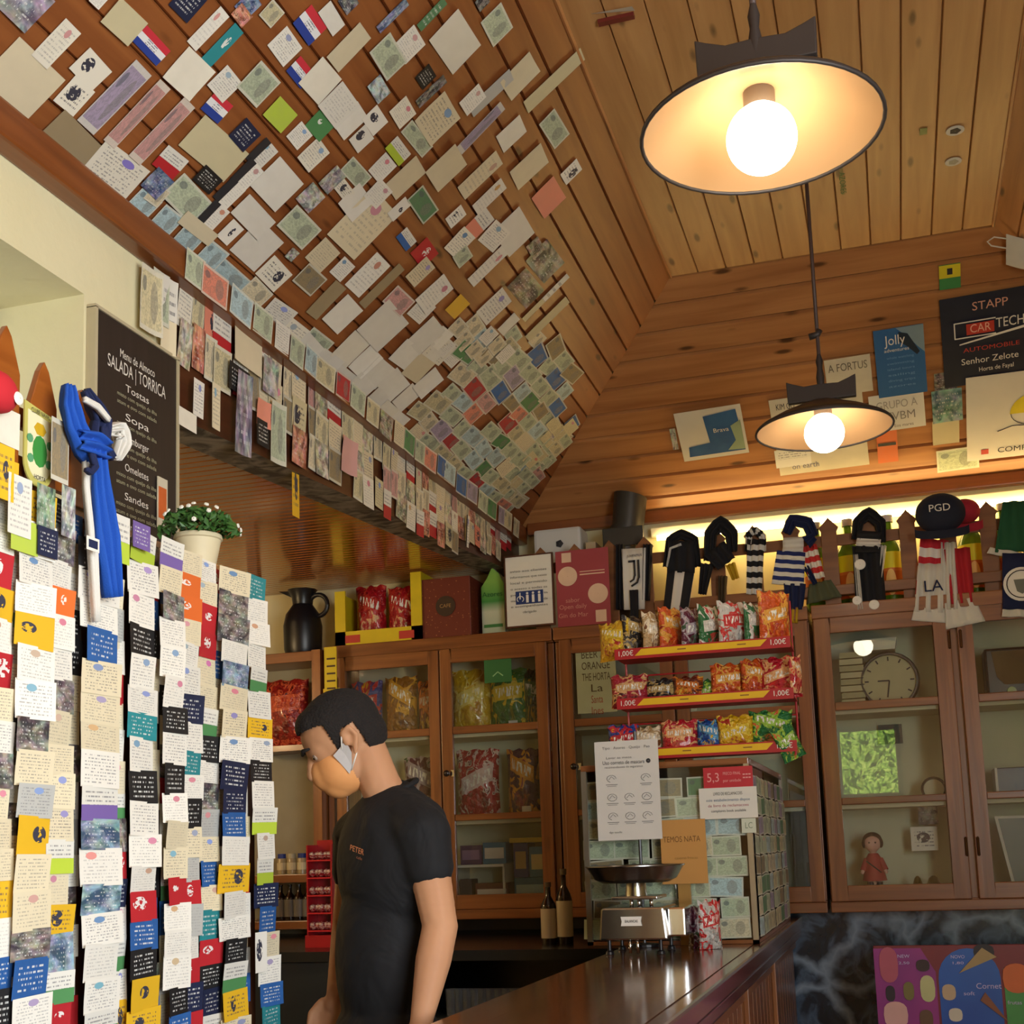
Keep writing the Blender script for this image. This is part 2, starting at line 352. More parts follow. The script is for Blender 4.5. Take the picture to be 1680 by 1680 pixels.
# ================================================================ THE ROOM
def planks(mb, P, t0, t1, wd, ends, gap=.004, dp=.007, nrm=(0, 0, 1)):
    """boards between t0 and t1; P(s,t) gives the point, ends(t) the two ends"""
    nrm = V(nrm); k = max(1, round((t1-t0)/wd)); wd = (t1-t0)/k
    for i in range(k):
        a, b = t0+i*wd, t0+(i+1)*wd; ou, ov = random.random()*30, random.random()*30
        rows = [(a+.0005, -dp), (a+gap, 0), (b-gap, 0), (b-.0005, -dp)]
        for (ta, da), (tb, db) in zip(rows, rows[1:]):
            (s0, s1), (s2, s3) = ends(ta), ends(tb)
            q = [P(s0, ta)+nrm*da, P(s1, ta)+nrm*da, P(s3, tb)+nrm*db, P(s2, tb)+nrm*db]
            mb.face(q, [(s0+ou, ta+ov), (s1+ou, ta+ov), (s3+ou, tb+ov), (s2+ou, tb+ov)], 0)
def backing(mb, pts, off): 
    mb.face([V(p)+V(off) for p in pts], None, 1)
GROOVE = plain('2a160b', .8)
PL = lambda s, t: V((XL+CS*t, s, ZB+SN*t)); NL = V((SN, 0, -CS))
PR = lambda s, t: V((XR-CS*t, s, ZB+SN*t)); NR = V((-SN, 0, -CS))
PB = lambda s, t: V((s, YB-CS*t, ZB+SN*t)); NBK = V((0, -SN, -CS))
PF = lambda s, t: V((t, s, ZC)); NF = V((0, 0, -1))
AL0, ALK = 2.62, .0655                                   # alcove ceiling height at Y 2.81 and its rise
def za(y): return AL0+(y-2.81)*ALK
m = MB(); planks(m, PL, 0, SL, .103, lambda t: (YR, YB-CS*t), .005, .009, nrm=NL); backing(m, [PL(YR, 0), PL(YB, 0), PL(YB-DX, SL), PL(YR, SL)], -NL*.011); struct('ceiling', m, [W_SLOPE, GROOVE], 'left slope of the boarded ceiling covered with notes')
m = MB(); planks(m, PR, 0, SL, .103, lambda t: (YR, YB-CS*t), nrm=NR); backing(m, [PR(YR, 0), PR(YB, 0), PR(YB-DX, SL), PR(YR, SL)], -NR*.009); struct('ceiling', m, [W_PINE, GROOVE], 'right slope of the boarded ceiling')
m = MB(); planks(m, PB, 0, SL, .1235, lambda t: (XL+CS*t, XR-CS*t), .0085, .014, nrm=NBK); backing(m, [PB(XL, 0), PB(XR, 0), PB(XR-DX, SL), PB(XL+DX, SL)], -NBK*.014); struct('ceiling', m, [W_PINE, GROOVE], 'back slope of the ceiling with horizontal boards')
m = MB(); planks(m, PF, XL+DX, XR-DX, .115, lambda t: (YR, YB-DX), nrm=NF); backing(m, [PF(YR, XL+DX), PF(YR, XR-DX), PF(YB-DX, XR-DX), PF(YB-DX, XL+DX)], -NF*.009); struct('ceiling', m, [W_PINEF, GROOVE], 'flat boarded middle of the ceiling')
m = MB(); planks(m, lambda s, t: V((s, t, za(t))), 2.81, YB, .055, lambda t: (-4.2, XL), .006, .012, nrm=(0, 0, -1)); backing(m, [V((-4.2, 2.81, za(2.81))), V((XL, 2.81, za(2.81))), V((XL, YB, za(YB))), V((-4.2, YB, za(YB)))], (0, 0, .008)); struct('ceiling', m, [W_ALC, GROOVE], 'low varnished board ceiling of the alcove')
# roof above everything keeps the sun out
m = MB(); m.box(-4.4, 1.9, -2.9, 6.4, 3.92, 4.0); struct('ceiling', m, GREYBOX, 'roof above the ceiling boards')
m = MB(); m.box(-4.4, 1.9, -2.8, 6.3, -.1, 0); struct('floor', m, mk('floor_tiles', lambda b: b.mix(b.noise(b.ob, 5.), rgb('6a5a4a'), rgb('80705c')), .35))
# left wall with a deep window recess
RY0, RY1, RZ0, RZ1, RD = 1.15, 2.443, 1.62, 2.77, .27
m = MB(); xo = XL-.34
m.box(-4.3, -4.2, YR, YB, 3.0, 3.95).box(xo, XL, YR, RY0, 0, 3.1).box(xo, XL, RY1, 2.812, 0, 3.1).box(xo, XL, RY0, RY1, 0, RZ0).box(xo, XL, RY0, RY1, RZ1, 3.1)
struct('wall_left', m, PLASTER)
m = MB(); x1 = XL-RD
m.box(x1-.03, x1+.02, RY0, RY1, RZ0, RZ0+.05).box(x1-.03, x1+.02, RY0, RY1, RZ1-.05, RZ1).box(x1-.03, x1+.02, RY0, RY0+.05, RZ0, RZ1).box(x1-.03, x1+.02, RY1-.05, RY1, RZ0, RZ1).box(x1-.03, x1+.01, 1.78, 1.82, RZ0, RZ1)
wf = struct('window_1', m, plain('e9e4cf', .5))
MB().box(x1-.01, x1-.004, RY0+.05, RY1-.05, RZ0+.05, RZ1-.05).build('glass_pane', mk('frosted_glass', lambda b: b.mix(b.noise(b.ob, 4.), (.55, .6, .5), (.75, .78, .7)), .4), wf)
m = MB(); m.box(xo, -4.3, 2.70, 2.812, 0, za(2.812)).box(-4.3, -4.2, 2.7, YB+.1, 0, 3.0)
struct('wall_alcove', m, PLASTER)
m = MB(); m.box(-4.3, XR+.1, YB, YB+.12, 0, 3.95); struct('wall_back', m, PLASTER)
m = MB(); m.box(XR, XR+.12, YR, -1.35, 0, 3.95).box(XR, XR+.12, 1.4, YB, 0, 3.95).box(XR, XR+.12, -1.35, 1.4, 2.6, 3.95).box(XR, XR+.12, -1.35, 1.4, 0, .7); struct('wall_right', m, PLASTER)
m = MB(); WX0, WX1, WZ0, WZ1 = -.60, .06, 1.86, 2.62
m.box(-4.3, WX0, YR-.14, YR, 0, 3.95).box(WX1, XR+.12, YR-.14, YR, 0, 3.95).box(WX0, WX1, YR-.14, YR, 0, WZ0).box(WX0, WX1, YR-.14, YR, WZ1, 3.95)
struct('wall_rear', m, W_PINEF)
m = MB()
for a in ((WX0, WX0+.05, WZ0, WZ1), (WX1-.05, WX1, WZ0, WZ1), (WX0, WX1, WZ0, WZ0+.05), (WX0, WX1, WZ1-.05, WZ1)): m.box(a[0], a[1], YR-.09, YR-.04, a[2], a[3])
struct('window_2', m, W_CAB, 'window in the rear wall looking onto the garden')
# fascia over the alcove opening, with a papered underside
m = MB(); y0, y1 = 2.812, YB
PAPERED = mk('papered_underside', lambda b: b.mix(b.ramp(b.noise(b.ob, 9., 5., 0, 2.), [(.38, (0, 0, 0)), (.62, (1, 1, 1))]), rgb('3c342c'), rgb('8b8272')), .7)
for f in ([(XL, y0, za(y0)-.02), (XL, y1, za(y1)-.02), (XL, y1, 3.1), (XL, y0, 3.1)], [(XL-.13, y1, za(y1)-.02), (XL-.13, y0, za(y0)-.02), (XL-.13, y0, 3.1), (XL-.13, y1, 3.1)],
          [(XL-.13, y0, za(y0)-.02), (XL, y0, za(y0)-.02), (XL, y0, 3.1), (XL-.13, y0, 3.1)]): m.face(f, None, 0)
m.face([(XL-.13, y0, za(y0)-.02), (XL-.13, y1, za(y1)-.02), (XL, y1, za(y1)-.02), (XL, y0, za(y0)-.02)], None, 1)
struct('trim_1', m, [W_DARK, PAPERED], 'fascia board between the slope and the alcove')
m = MB(); m.box(XL, XL+.055, YR, YB-.03, ZB-.075, ZB+.012); struct('trim_2', m, W_BEAM, 'varnished beam at the foot of the left slope', bevel=.008)
m = MB(); m.box(XL+.06, XR, YB-.05, YB-.001, ZB-.03, ZB+.03); struct('trim_3', m, W_BEAM, 'dark moulding at the foot of the back slope', bevel=.006)
m = MB(); m.tube([(XL+DX, YR, ZC-.002), (XL+DX, YB-DX, ZC-.002)], .008, 6).tube([(XR-DX, YR, ZC-.002), (XR-DX, YB-DX, ZC-.002)], .008, 6); struct('trim_4', m, W_PINE, 'thin beads between the flat ceiling and the slopes')
# dark marble below the right cabinet
def f_marble(b):
    v = b.noise(b.ob, 7., 6., 0, .6)
    c = b.ramp(v, [(.36, rgb('0c1118')), (.48, rgb('1a2634')), (.56, rgb('4c6076')), (.62, rgb('22303f')), (.7, rgb('121a24'))])
    wv = b.mix(.22, b.ob, b.noise(b.ob, 4., 4., 1)); e = b.edge(wv, 4.2)
    return b.mix(b.ramp(e, [(.0, (.85, .85, .85)), (.035, (.6, .6, .6)), (.12, (0, 0, 0))]), c, rgb('93a5b8'))
MARB = mk('blue_black_marble', f_marble, .25)
m = MB(); m.box(-.9, XR, 5.86, YB-.001, .0, 1.19); struct('wall_marble', m, MARB, 'veined dark stone wall under the right cabinet')
m = MB(); m.box(-4.2, -.92, 5.95, YB-.001, 0, 1.19); struct('wall_dark', m, BLACK, 'dark wall under the left cabinet')
# garden outside the rear window
LEAF = mk('hedge_leaves', lambda b: b.ramp(b.noise(b.ob, 26., 4.), [(.35, rgb('4a7a1c')), (.5, rgb('9cc43a')), (.62, rgb('d6ea70'))]), .6)
m = MB(); rr = random.Random(3)
for i in range(4200):
    c = V((rr.uniform(-4, 3), rr.uniform(-6.3, -5.7), rr.uniform(0, 4.6))); a = V((rr.uniform(-1, 1), rr.uniform(-1, 1), rr.uniform(-1, 1))).normalized(); b2 = a.orthogonal().normalized(); s_ = rr.uniform(.04, .09)
    m.face([c-a*s_, c-b2*s_*.5, c+a*s_, c+b2*s_*.5])
m.box(-4, 3, -6.5, -6.3, 0, 4.6)
tag(m.build('hedge', LEAF), 'sunlit green hedge outside the rear window', 'hedge')
m = MB(); m.box(-6, 6, -9, -2.75, -.12, -.02); struct('ground', m, plain('6f8a48', .9), 'garden ground outside')

# ================================================================ CABINETS
BKP = mk('cabinet_back_panel', lambda b: b.mix(b.noise(b.ob, 6.), rgb('bcc0a4'), rgb('d2d4ba')), .7)
def door(parent, x0, x1, st=.052, z0=1.185, z1=2.405, gz0=1.252, gz1=2.338, knob=None, hinge=None):
    mu = [(1.592, 1.622), (1.998, 2.034)]; a, b = YW-.022, YW+.004
    m = MB(); m.box(x0, x0+st, a, b, z0, z1).box(x1-st, x1, a, b, z0, z1).box(x0+st, x1-st, a, b, z0, gz0).box(x0+st, x1-st, a, b, gz1, z1)
    for q in mu: m.box(x0+st, x1-st, a+.004, b-.004, *q)
    d = m.build('door', W_CAB, parent, bevel=.004); zs = [gz0]+[z for q in mu for z in q]+[gz1]
    for i in range(3): MB().box(x0+st-.003, x1-st+.003, YW-.008, YW-.005, zs[2*i]-.003, zs[2*i+1]+.003).build('glass_pane', GLASS, d)
    if knob is not None:
        MB().lathe((knob, a, 1.815), [(.004, 0), (.006, .012), (.015, .02), (.015, .028), (.008, .034), (.001, .035)], 14, 0, False, (0, -1, 0)).build('knob', plain('2a211c', .25), d, smooth=True)
        MB().box(knob+.014, knob+.03, a-.006, a, 1.80, 1.83).build('keyhole_plate', CHROME, d)
    if hinge is not None:
        for z in (1.40, 2.27): MB().lathe((hinge, a-.005, z), [(.002, -.04), (.006, -.036), (.006, .036), (.002, .04)], 8).build('hinge', plain('5a3a22', .3, .6), d, smooth=True)
    return d
def cabinet(x0, x1, label, doors):
    t = thing('glass_cabinet', label, 'cabinet', ((x0+x1)/2, 5.85, 1.15))
    m = MB(); yb = YB-.005
    m.box(x0, x1, YW-.004, yb, 1.146, 1.19).box(x0, x1, YW-.012, yb, 2.40, 2.462).box(x0, x0+.03, YW+.006, yb, 1.19, 2.40).box(x1-.03, x1, YW+.006, yb, 1.19, 2.40)
    m.box(x0, x1, YW-.03, YW+.0, 2.405, 2.465).box(x0, x1, YW-.022, YW, 1.140, 1.184)
    m.build('carcass', W_CAB, t, bevel=.004)
    MB().box(x0+.03, x1-.03, yb-.012, yb-.002, 1.19, 2.40).build('back_panel', BKP, t)
    for z in (1.575, 1.985): MB().box(x0+.03, x1-.03, YW+.03, yb-.012, z, z+.018).build('shelf', wood('pale_shelf', 'b9ae8c', 'd3c9a6', .5), t)
    for a, b in zip(doors, doors[1:]): MB().box(a['x1']-.01, b['x0']+.01, YW+.006, YW+.03, 1.19, 2.40).build('post', W_CAB, t)
    for d in doors: door(t, **d)
    return t
cabinet(-2.640, -1.485, 'glass fronted wooden cabinet full of snack bags behind the man', [dict(x0=-2.585, x1=-2.050, hinge=-2.575), dict(x0=-2.043, x1=-1.515, st=.055, knob=-2.012)])
cabinet(-1.478, -.322, 'glass fronted wooden cabinet behind the chip bag rack', [dict(x0=-1.455, x1=-.93, st=.058, knob=-1.40), dict(x0=-.92, x1=-.327, st=.058)])
cabinet(-.307, 1.02, 'glass fronted wooden cabinet with round clock and doll on right', [dict(x0=-.302, x1=.262, st=.068, hinge=.255), dict(x0=.29, x1=.96, st=.062, hinge=.302)])
# fence along the cabinet tops
t = thing('picket_fence', 'brown picket fence with pointed tops along the cabinet tops', 'fence', (-.2, 5.72, 2.465))
x = -.21-.1655*8
while x < 1.2:
    a = .034
    MB().prism([(x-a, 5.725, 2.47), (x+a, 5.725, 2.47), (x+a, 5.725, 2.80), (x+a*1.25, 5.725, 2.815), (x, 5.725, 2.862), (x-a*1.25, 5.725, 2.815), (x-a, 5.725, 2.80)], (0, -.014, 0)).build('picket', W_FEN, t, bevel=.002)
    x += .1655
MB().box(-1.58, 1.25, 5.726, 5.742, 2.735, 2.785).build('rail', W_FEN, t, bevel=.003)
MB().box(-1.0, 1.25, 5.69, 5.742, 2.506, 2.552).build('rail', W_FEN, t, bevel=.004)
# light tube glowing behind the fence
t = thing('light_tube', 'glowing warm fluorescent tube hidden behind the picket fence', 'lamp', (.0, 5.99, 2.93))
MB().box(-1.05, 1.3, 5.985, 6.02, 2.925, 2.965).build('housing', plain('d8d4c4', .5), t)
MB().tube([(-1.02, 5.97, 2.91), (1.27, 5.97, 2.91)], .012, 8).build('tube', emit('ffd98a', 26), t)

# ================================================================ COUNTER
t = thing('bar_counter', 'long dark polished wooden bar counter with panelled front', 'counter', (-.68, 3.2, 0))
m = MB(); y0, y1 = .9, 5.85
k = 4
for i in range(k): a = -.905+i*.105; m.box(a, a+.1046, y0, y1, 1.083, 1.12)
m.build('worktop', W_CTR, t)
m = MB(); m.box(-.485, -.44, y0, y1, 1.068, 1.1205).box(-.50, -.45, y0, y1, 1.03, 1.068); m.build('moulding', wood('counter_edge', '4a2014', '6e3a26', .18, 0, 20., .6), t, bevel=.008)
m = MB(); y = y0
while y < y1-.1: m.box(-.505, -.487, y+.004, y+.096, .12, .985); y += .1
m.box(-.52, -.505, y0, y1, .02, 1.03).box(-.507, -.478, y0, y1, .985, 1.03).box(-.507, -.478, y0, y1, .02, .12)
m.build('front_panel', W_CAB, t, bevel=.003)
MB().box(-.90, -.88, y0, y1, .02, 1.083).build('back_panel', W_DARK, t)
y = 1.4
while y < 5.6: MB().box(-.487, -.47, y, y+.05, .1, 1.03).build('stile', W_CAB, t, bevel=.003); y += .85
# black back counter under the left cabinet
t = thing('back_counter', 'low black back counter behind the man with open shelves', 'counter', (-2.0, 5.3, 0))
m = MB(); m.box(-3.9, -.95, 4.75, 5.94, 1.035, 1.075).box(-3.9, -.95, 5.9, 5.94, 0, 1.035).box(-3.9, -3.86, 4.8, 5.9, 0, 1.035).box(-.99, -.95, 4.8, 5.9, 0, 1.035).box(-3.86, -.99, 4.8, 5.9, .55, .58).box(-3.86, -.99, 4.85, 5.9, 0, .06)
m.build('body', plain('141a1e', .22), t)
MB().box(-3.86, -2.15, 4.78, 4.80, .06, 1.03).build('door', plain('1d262c', .35), t)
# tall card partition
t = thing('partition', 'wooden partition whose face is hidden by hanging cards', 'partition', (-1.48, 1.8, 0))
MB().box(-1.60, -1.385, .9, 2.60, 0, 2.07).build('body', W_DARK, t)
MB().box(-1.61, -1.375, .9, 2.61, 2.07, 2.083).build('top_board', W_CAB, t)
# alcove shelving to the left of the cabinets
t = thing('open_shelf', 'dark open wooden shelf unit left of the snack cabinets', 'shelf', (-3.1, 5.8, 0))
for z, d in ((2.40, .05), (1.33, .04), (1.11, .04)): MB().box(-3.6, -2.66, 5.66, 5.9, z, z+d).build('shelf_board', W_CAB, t, bevel=.004)
MB().box(-2.69, -2.645, 5.64, 5.9, 1.075, 2.45).build('side_board', W_CAB, t)
m = MB().box(-3.02, -2.965, 5.62, 5.66, 2.45, 2.80); m.build('post', W_DARK, t)
MB().box(-3.6, -2.69, 5.9, 5.93, 1.075, 2.40).build('back_panel', plain('8f8870', .7), t)
# ================================================================ PAPERS ON THE LEFT SLOPE
P0L = PL(0, 0); YD = V((0, 1, 0)); UPS = V((CS, 0, SN))
KN = {'plain': 'blank sheet', 'text': 'printed card', 'big': 'handwritten sheet', 'note': 'banknote', 'photo': 'picture card', 'icon': 'card with a dark emblem', 'bw': 'card with a black end', 'flag': 'red white and blue card', 'half': 'two tone card', 'dark': 'card with pale print', 'inv': 'card with a pale emblem'}
NM = {'plain': 'paper_note', 'text': 'business_card', 'big': 'paper_note', 'note': 'banknote', 'photo': 'picture_card', 'icon': 'emblem_card', 'bw': 'business_card', 'flag': 'flag_card', 'half': 'two_tone_card', 'dark': 'business_card', 'inv': 'business_card'}
CT = {'emblem_card': 'card', 'flag_card': 'card', 'two_tone_card': 'card', 'banknote': 'banknote', 'paper_note': 'note', 'business_card': 'card', 'picture_card': 'card'}
BW_ = 'first second third fourth fifth sixth seventh eighth ninth tenth eleventh twelfth'.split()
slope = []; bands = {}; cnt = [0]
def st(px, py): p = hit(px, py, P0L, NL); return p.y, (p-PL(p.y, 0)).dot(UPS)
def sput(s, t, wd, ht, kind, ck, rot=0., curl=None, lab=None):
    cnt[0] += 1; p = PL(s, t)+NL*(.004+.0006*(cnt[0] % 9)); c, q = math.cos(rot), math.sin(rot)
    o = ppr(p, YD*c+UPS*q, UPS*c-YD*q, wd, ht, kind, ck, NM[kind], None, CT[NM[kind]], 'papers on the sloping ceiling', curl)
    slope.append((s, t, o, kind, ck, lab, wd, ht)); return o
A, B = (0, 0), (500, 0)
hand = [  # left corner, right corner in picture thirds; pattern; tint; what it is
 (A,-150,440,265,430,'plain','c','large cream sheet at the far left of the ceiling'),(A,155,258,382,158,'text','O'),(A,335,330,540,340,'icon','O'),(A,260,480,455,450,'icon','O','white card with a small green emblem'),
 (A,385,575,725,370,'note','v','large lilac banknote with two dark portraits'),(A,510,665,820,440,'note','i','pinkish banknote beside the large lilac one'),(A,635,745,940,530,'note','i','second pinkish banknote down from the lilac one'),
 (A,490,85,710,110,'plain','e'),(A,650,195,830,245,'flag','w'),(A,830,10,1010,0,'dark','n'),(A,920,190,1115,80,'text','w'),(A,990,275,1185,160,'inv','t','teal card with a pale round emblem'),
 (A,800,360,1040,350,'plain','O'),(A,985,520,1135,520,'flag','w'),(A,1015,410,1180,400,'text','w'),(A,1160,410,1365,400,'note','m'),(A,1290,550,1450,560,'plain','l','lime green slip on the sloping ceiling'),(A,1315,220,1480,230,'text','w'),
 (A,1440,110,1600,130,'flag','w'),(A,1405,340,1540,360,'flag','w'),(A,1560,60,1690,110,'plain','w'),(A,885,695,1205,760,'plain','e','large cream blank sheet near two black cards'),(A,1120,660,1270,650,'dark','n'),(A,940,870,1085,880,'dark','k'),
 (A,1230,905,1480,895,'plain','w'),(A,1130,1040,1345,1080,'plain','w'),(A,1130,1220,1385,1190,'plain','w'),
 (A,1205,770,1360,740,'bw','w'),(A,1130,870,1290,840,'bw','w'),(A,1045,960,1200,930,'bw','w'),(A,965,1065,1120,1040,'bw','w'),(A,1060,1150,1190,1120,'icon','w'),(A,1360,1100,1570,1125,'note','m'),
 (A,1450,970,1590,960,'photo','s'),(A,1560,890,1690,860,'photo','s'),(A,1500,610,1640,610,'inv','g','green and gold card near the middle of the slope'),(A,1405,665,1530,660,'text','w'),(A,1460,770,1610,740,'text','O'),
 (A,1500,1260,1665,1240,'text','c'),(A,1435,1370,1600,1370,'note','d'),(A,1250,1340,1430,1340,'icon','O'),(A,1395,1250,1465,1240,'photo','s'),(A,745,790,915,790,'half','r'),(A,685,900,840,880,'photo','b'),(A,790,960,1040,990,'note','m'),
 (A,370,850,690,880,'text','O','long typed sheet along the foot of the slope'),(A,165,690,480,760,'plain','d','crumpled kraft paper sheet by the wall beam'),
 (A,590,1030,760,1020,'note','u'),(A,700,1115,870,1100,'note','u'),(A,810,1200,980,1185,'note','u'),(A,925,1290,1095,1270,'note','u'),(A,720,940,810,960,'note','c'),(A,870,1080,1060,1150,'plain','c'),(A,1000,1310,1240,1390,'note','u'),(A,1180,1430,1340,1440,'note','c'),
 (A,1180,30,1250,10,'photo','b'),(A,1270,60,1390,60,'note','e'),(A,-60,-20,250,-10,'photo','v','round lilac and white plate in the upper left corner'),(A,430,-10,520,-10,'text','w'),(A,1130,60,1230,70,'photo','o'),
 (B,105,265,310,185,'plain','c'),(B,310,250,490,290,'note','m'),(B,435,215,585,215,'text','w'),(B,615,180,850,225,'plain','O','large blank off-white sheet near the top of the slope'),(B,865,105,1015,130,'note','m'),(B,550,110,690,20,'dark','G'),(B,350,120,500,20,'photo','b'),
 (B,960,390,1140,345,'plain','c'),(B,1080,490,1370,280,'plain','e','long narrow cream strip at the edge of the papers'),(B,820,540,1000,360,'plain','s'),(B,755,495,880,470,'text','w'),(B,750,710,975,545,'note','v'),(B,940,670,1085,640,'plain','O'),(B,1155,600,1290,660,'note','m'),
 (B,1005,840,1190,790,'plain','c'),(B,1115,965,1270,965,'plain','a','salmon pink square note on bare boards'),(B,1255,850,1355,830,'icon','w'),(B,750,910,960,800,'text','c'),(B,820,1000,980,920,'text','w'),(B,590,840,785,800,'plain','c'),(B,540,590,750,570,'text','c'),
 (B,545,490,690,400,'photo','k'),(B,540,375,640,370,'dark','k'),(B,410,545,540,550,'text','O'),(B,135,605,300,570,'plain','w'),(B,275,580,400,590,'icon','w'),(B,210,680,330,670,'icon','w'),(B,300,420,410,440,'photo','u'),(B,390,720,510,750,'half','l'),
 (B,475,640,620,720,'note','m'),(B,175,830,320,870,'note','m'),(B,310,830,440,810,'text','w'),(B,395,900,585,840,'plain','c'),(B,130,910,240,940,'icon','O'),(B,115,1135,440,1060,'text','c','large hand printed sheet in the middle of the slope'),(B,285,950,420,940,'text','w'),
 (B,495,980,650,1020,'note','G','dark green banknote with a pale border'),(B,400,1040,510,1000,'icon','w'),(B,690,1075,790,1050,'icon','w'),(B,790,1110,925,1080,'half','a'),(B,445,1165,545,1180,'half','b'),(B,515,1240,650,1240,'inv','r'),(B,925,1135,1120,1140,'plain','w'),
 (B,800,1360,985,1250,'text','w'),(B,720,1260,820,1250,'note','m'),(B,490,1350,630,1310,'text','c'),(B,540,1470,720,1410,'text','w'),(B,690,1515,805,1495,'plain','y','small shiny gold card on the slope'),(B,845,1530,1010,1480,'text','w'),(B,765,1610,885,1600,'note','c'),
 (B,1000,1400,1165,1430,'photo','d'),(B,1090,1270,1260,1290,'photo','d'),(B,1085,1210,1175,1220,'photo','d'),(B,1070,1550,1290,1370,'half','e'),(B,1085,1640,1290,1490,'plain','e'),(B,380,1470,530,1480,'note','i'),(B,270,1480,480,1330,'plain','d'),
 (B,200,1390,410,1310,'text','w'),(B,120,1330,240,1310,'text','w'),(B,5,1520,190,1420,'plain','d'),(B,945,1610,1050,1570,'plain','w'),(B,80,1560,275,1520,'plain','w'),(B,250,1615,500,1580,'plain','w'),(B,500,1670,680,1620,'plain','w'),
 (B,830,0,900,0,'photo','k'),(B,160,0,260,10,'photo','n'),(B,1310,60,1520,55,'plain','e'),]
occ = []
for h in hand:
    o, x0, y0, x1, y1, kind, ck = h[:7]; a = st(o[0]+x0/3, y0/3); b = st(o[0]+x1/3, y1/3)
    wd, ht = b[0]-a[0], b[1]-a[1]; s, t = (a[0]+b[0])/2, (a[1]+b[1])/2
    if wd < .025 or ht < .025: wd, ht = max(wd, .05), max(ht, .05)
    wd *= 1.05; ht *= 1.08
    if t-ht/2 < .035: t = .035+ht/2
    if h is hand[-1]: continue
    sput(s, t, wd, ht, kind, ck, random.uniform(-.06, .06), lab=h[7] if len(h) > 7 else None); occ.append((s, t, wd, ht))
def inside(x, y, pl):
    r = False; j = len(pl)-1
    for i in range(len(pl)):
        if (pl[i][1] > y) != (pl[j][1] > y) and x < (pl[j][0]-pl[i][0])*(y-pl[i][1])/(pl[j][1]-pl[i][1])+pl[i][0]: r = not r
        j = i
    return r
def fill(poly, cw, ch, kinds, cov=.96, skip=.03, rj=.07):
    q = [st(*p) for p in poly]; s0, s1 = min(a[0] for a in q), max(a[0] for a in q); t0, t1 = min(a[1] for a in q), max(a[1] for a in q)
    t = t0+ch/2; r = 0
    while t < t1:
        s = s0+cw*(.5+.37*(r % 3))-cw
        while s < s1+cw:
            w2 = cw*random.uniform(.8, 1.12); x, y = proj(PL(s, t))
            if inside(x, y, poly) and not any(abs(s-o[0]) < (o[2]+w2)*.33 and abs(t-o[1]) < (o[3]+ch)*.33 for o in occ) and random.random() > skip:
                k, c = random.choice(kinds); sput(s, t+random.uniform(-.1, .1)*ch, w2*cov, ch*cov*random.uniform(.9, 1.1), k, c, random.uniform(-rj, rj))
            s += w2
        t += ch; r += 1
WK = [('plain', 'w')]*5+[('plain', 'O'), ('text', 'w'), ('text', 'O'), ('plain', 'c')]
NK = [('note', c) for c in 'mmmmuuvidceemmg']+[('note', 'a'), ('note', 'b'), ('note', 'r'), ('text', 'c')]
fill([(440, 500), (560, 560), (640, 545), (700, 560), (745, 590), (650, 700), (610, 690), (425, 525)], .125, .10, WK, 1.06, .01, .1)
fill([(560, 400), (720, 470), (760, 600), (700, 590), (480, 470)], .11, .09, WK+[('text', 'c')]*3, skip=.12)
fill([(430, 230), (600, 170), (760, 230), (830, 380), (700, 470), (480, 340)], .12, .09, WK+[('text', 'c'), ('note', 'm'), ('half', 'e')], skip=.45, rj=.15)
fill([(120, 120), (400, 60), (640, 40), (700, 120), (500, 200), (300, 230)], .12, .09, [('note', 'm'), ('text', 'w'), ('photo', 'b'), ('plain', 'O')], skip=.62, rj=.15)
fill([(655, 705), (745, 600), (770, 560), (840, 545), (905, 555), (940, 610), (928, 650), (910, 690), (955, 690), (880, 790), (825, 845)], .145, .07, NK, 1.06, .02, .13)
fill([(905, 690), (958, 685), (880, 800), (815, 860), (800, 845)], .13, .06, [('note', 'e'), ('note', 'm'), ('text', 'e')], 1.0, 0)
fill([(690, 520), (790, 520), (900, 560), (850, 600), (740, 600)], .11, .07, [('text', 'w'), ('note', 'c'), ('note', 'm')], .95, .35)
fill([(330, 385), (440, 490), (560, 605), (700, 735), (800, 830), (790, 845), (640, 725), (430, 540), (300, 420)], .13, .075, [('plain', 'c'), ('plain', 'O'), ('note', 'u'), ('note', 'c'), ('text', 'w'), ('note', 'm')], 1.03, .05, .08)
# a row of banknotes and pictures over the beam, facing the room
beam = []; s = 2.22; k = 0
while s < 5.9:
    wd = random.uniform(.10, .15)
    if s > 2.75 or k < 0:
        kind, c = random.choice(NK+[('text', 'w'), ('photo', 'd')]); o = ppr((XL+.0585, s, ZB-.035+random.uniform(-.008, .008)), YD*math.cos(.04)+V((0, 0, 1))*random.uniform(-.06, .06), (.1, 0, 1), wd*.95, .085, kind, c, NM[kind], None, CT[NM[kind]], 'papers along the wall beam')
        beam.append((s, o, kind, c))
    s += wd; k += 1
for i, (s, o, kind, c) in enumerate(beam): o['label'] = f"{CN[c][1]} {KN[kind]} stuck on the beam at the slope foot, {ord_(i+1)} from the left"
for e in slope: bands.setdefault(max(0, int(e[1]/.12)), []).append(e)
for bnd, es in bands.items():
    es.sort(key=lambda e: e[0])
    for i, e in enumerate(es):
        e[2]['label'] = e[5] or f"{CN[e[4]][1]} {KN[e[3]]} on sloping ceiling, {BW_[bnd]} band above beam, {ord_(i+1)} from left"
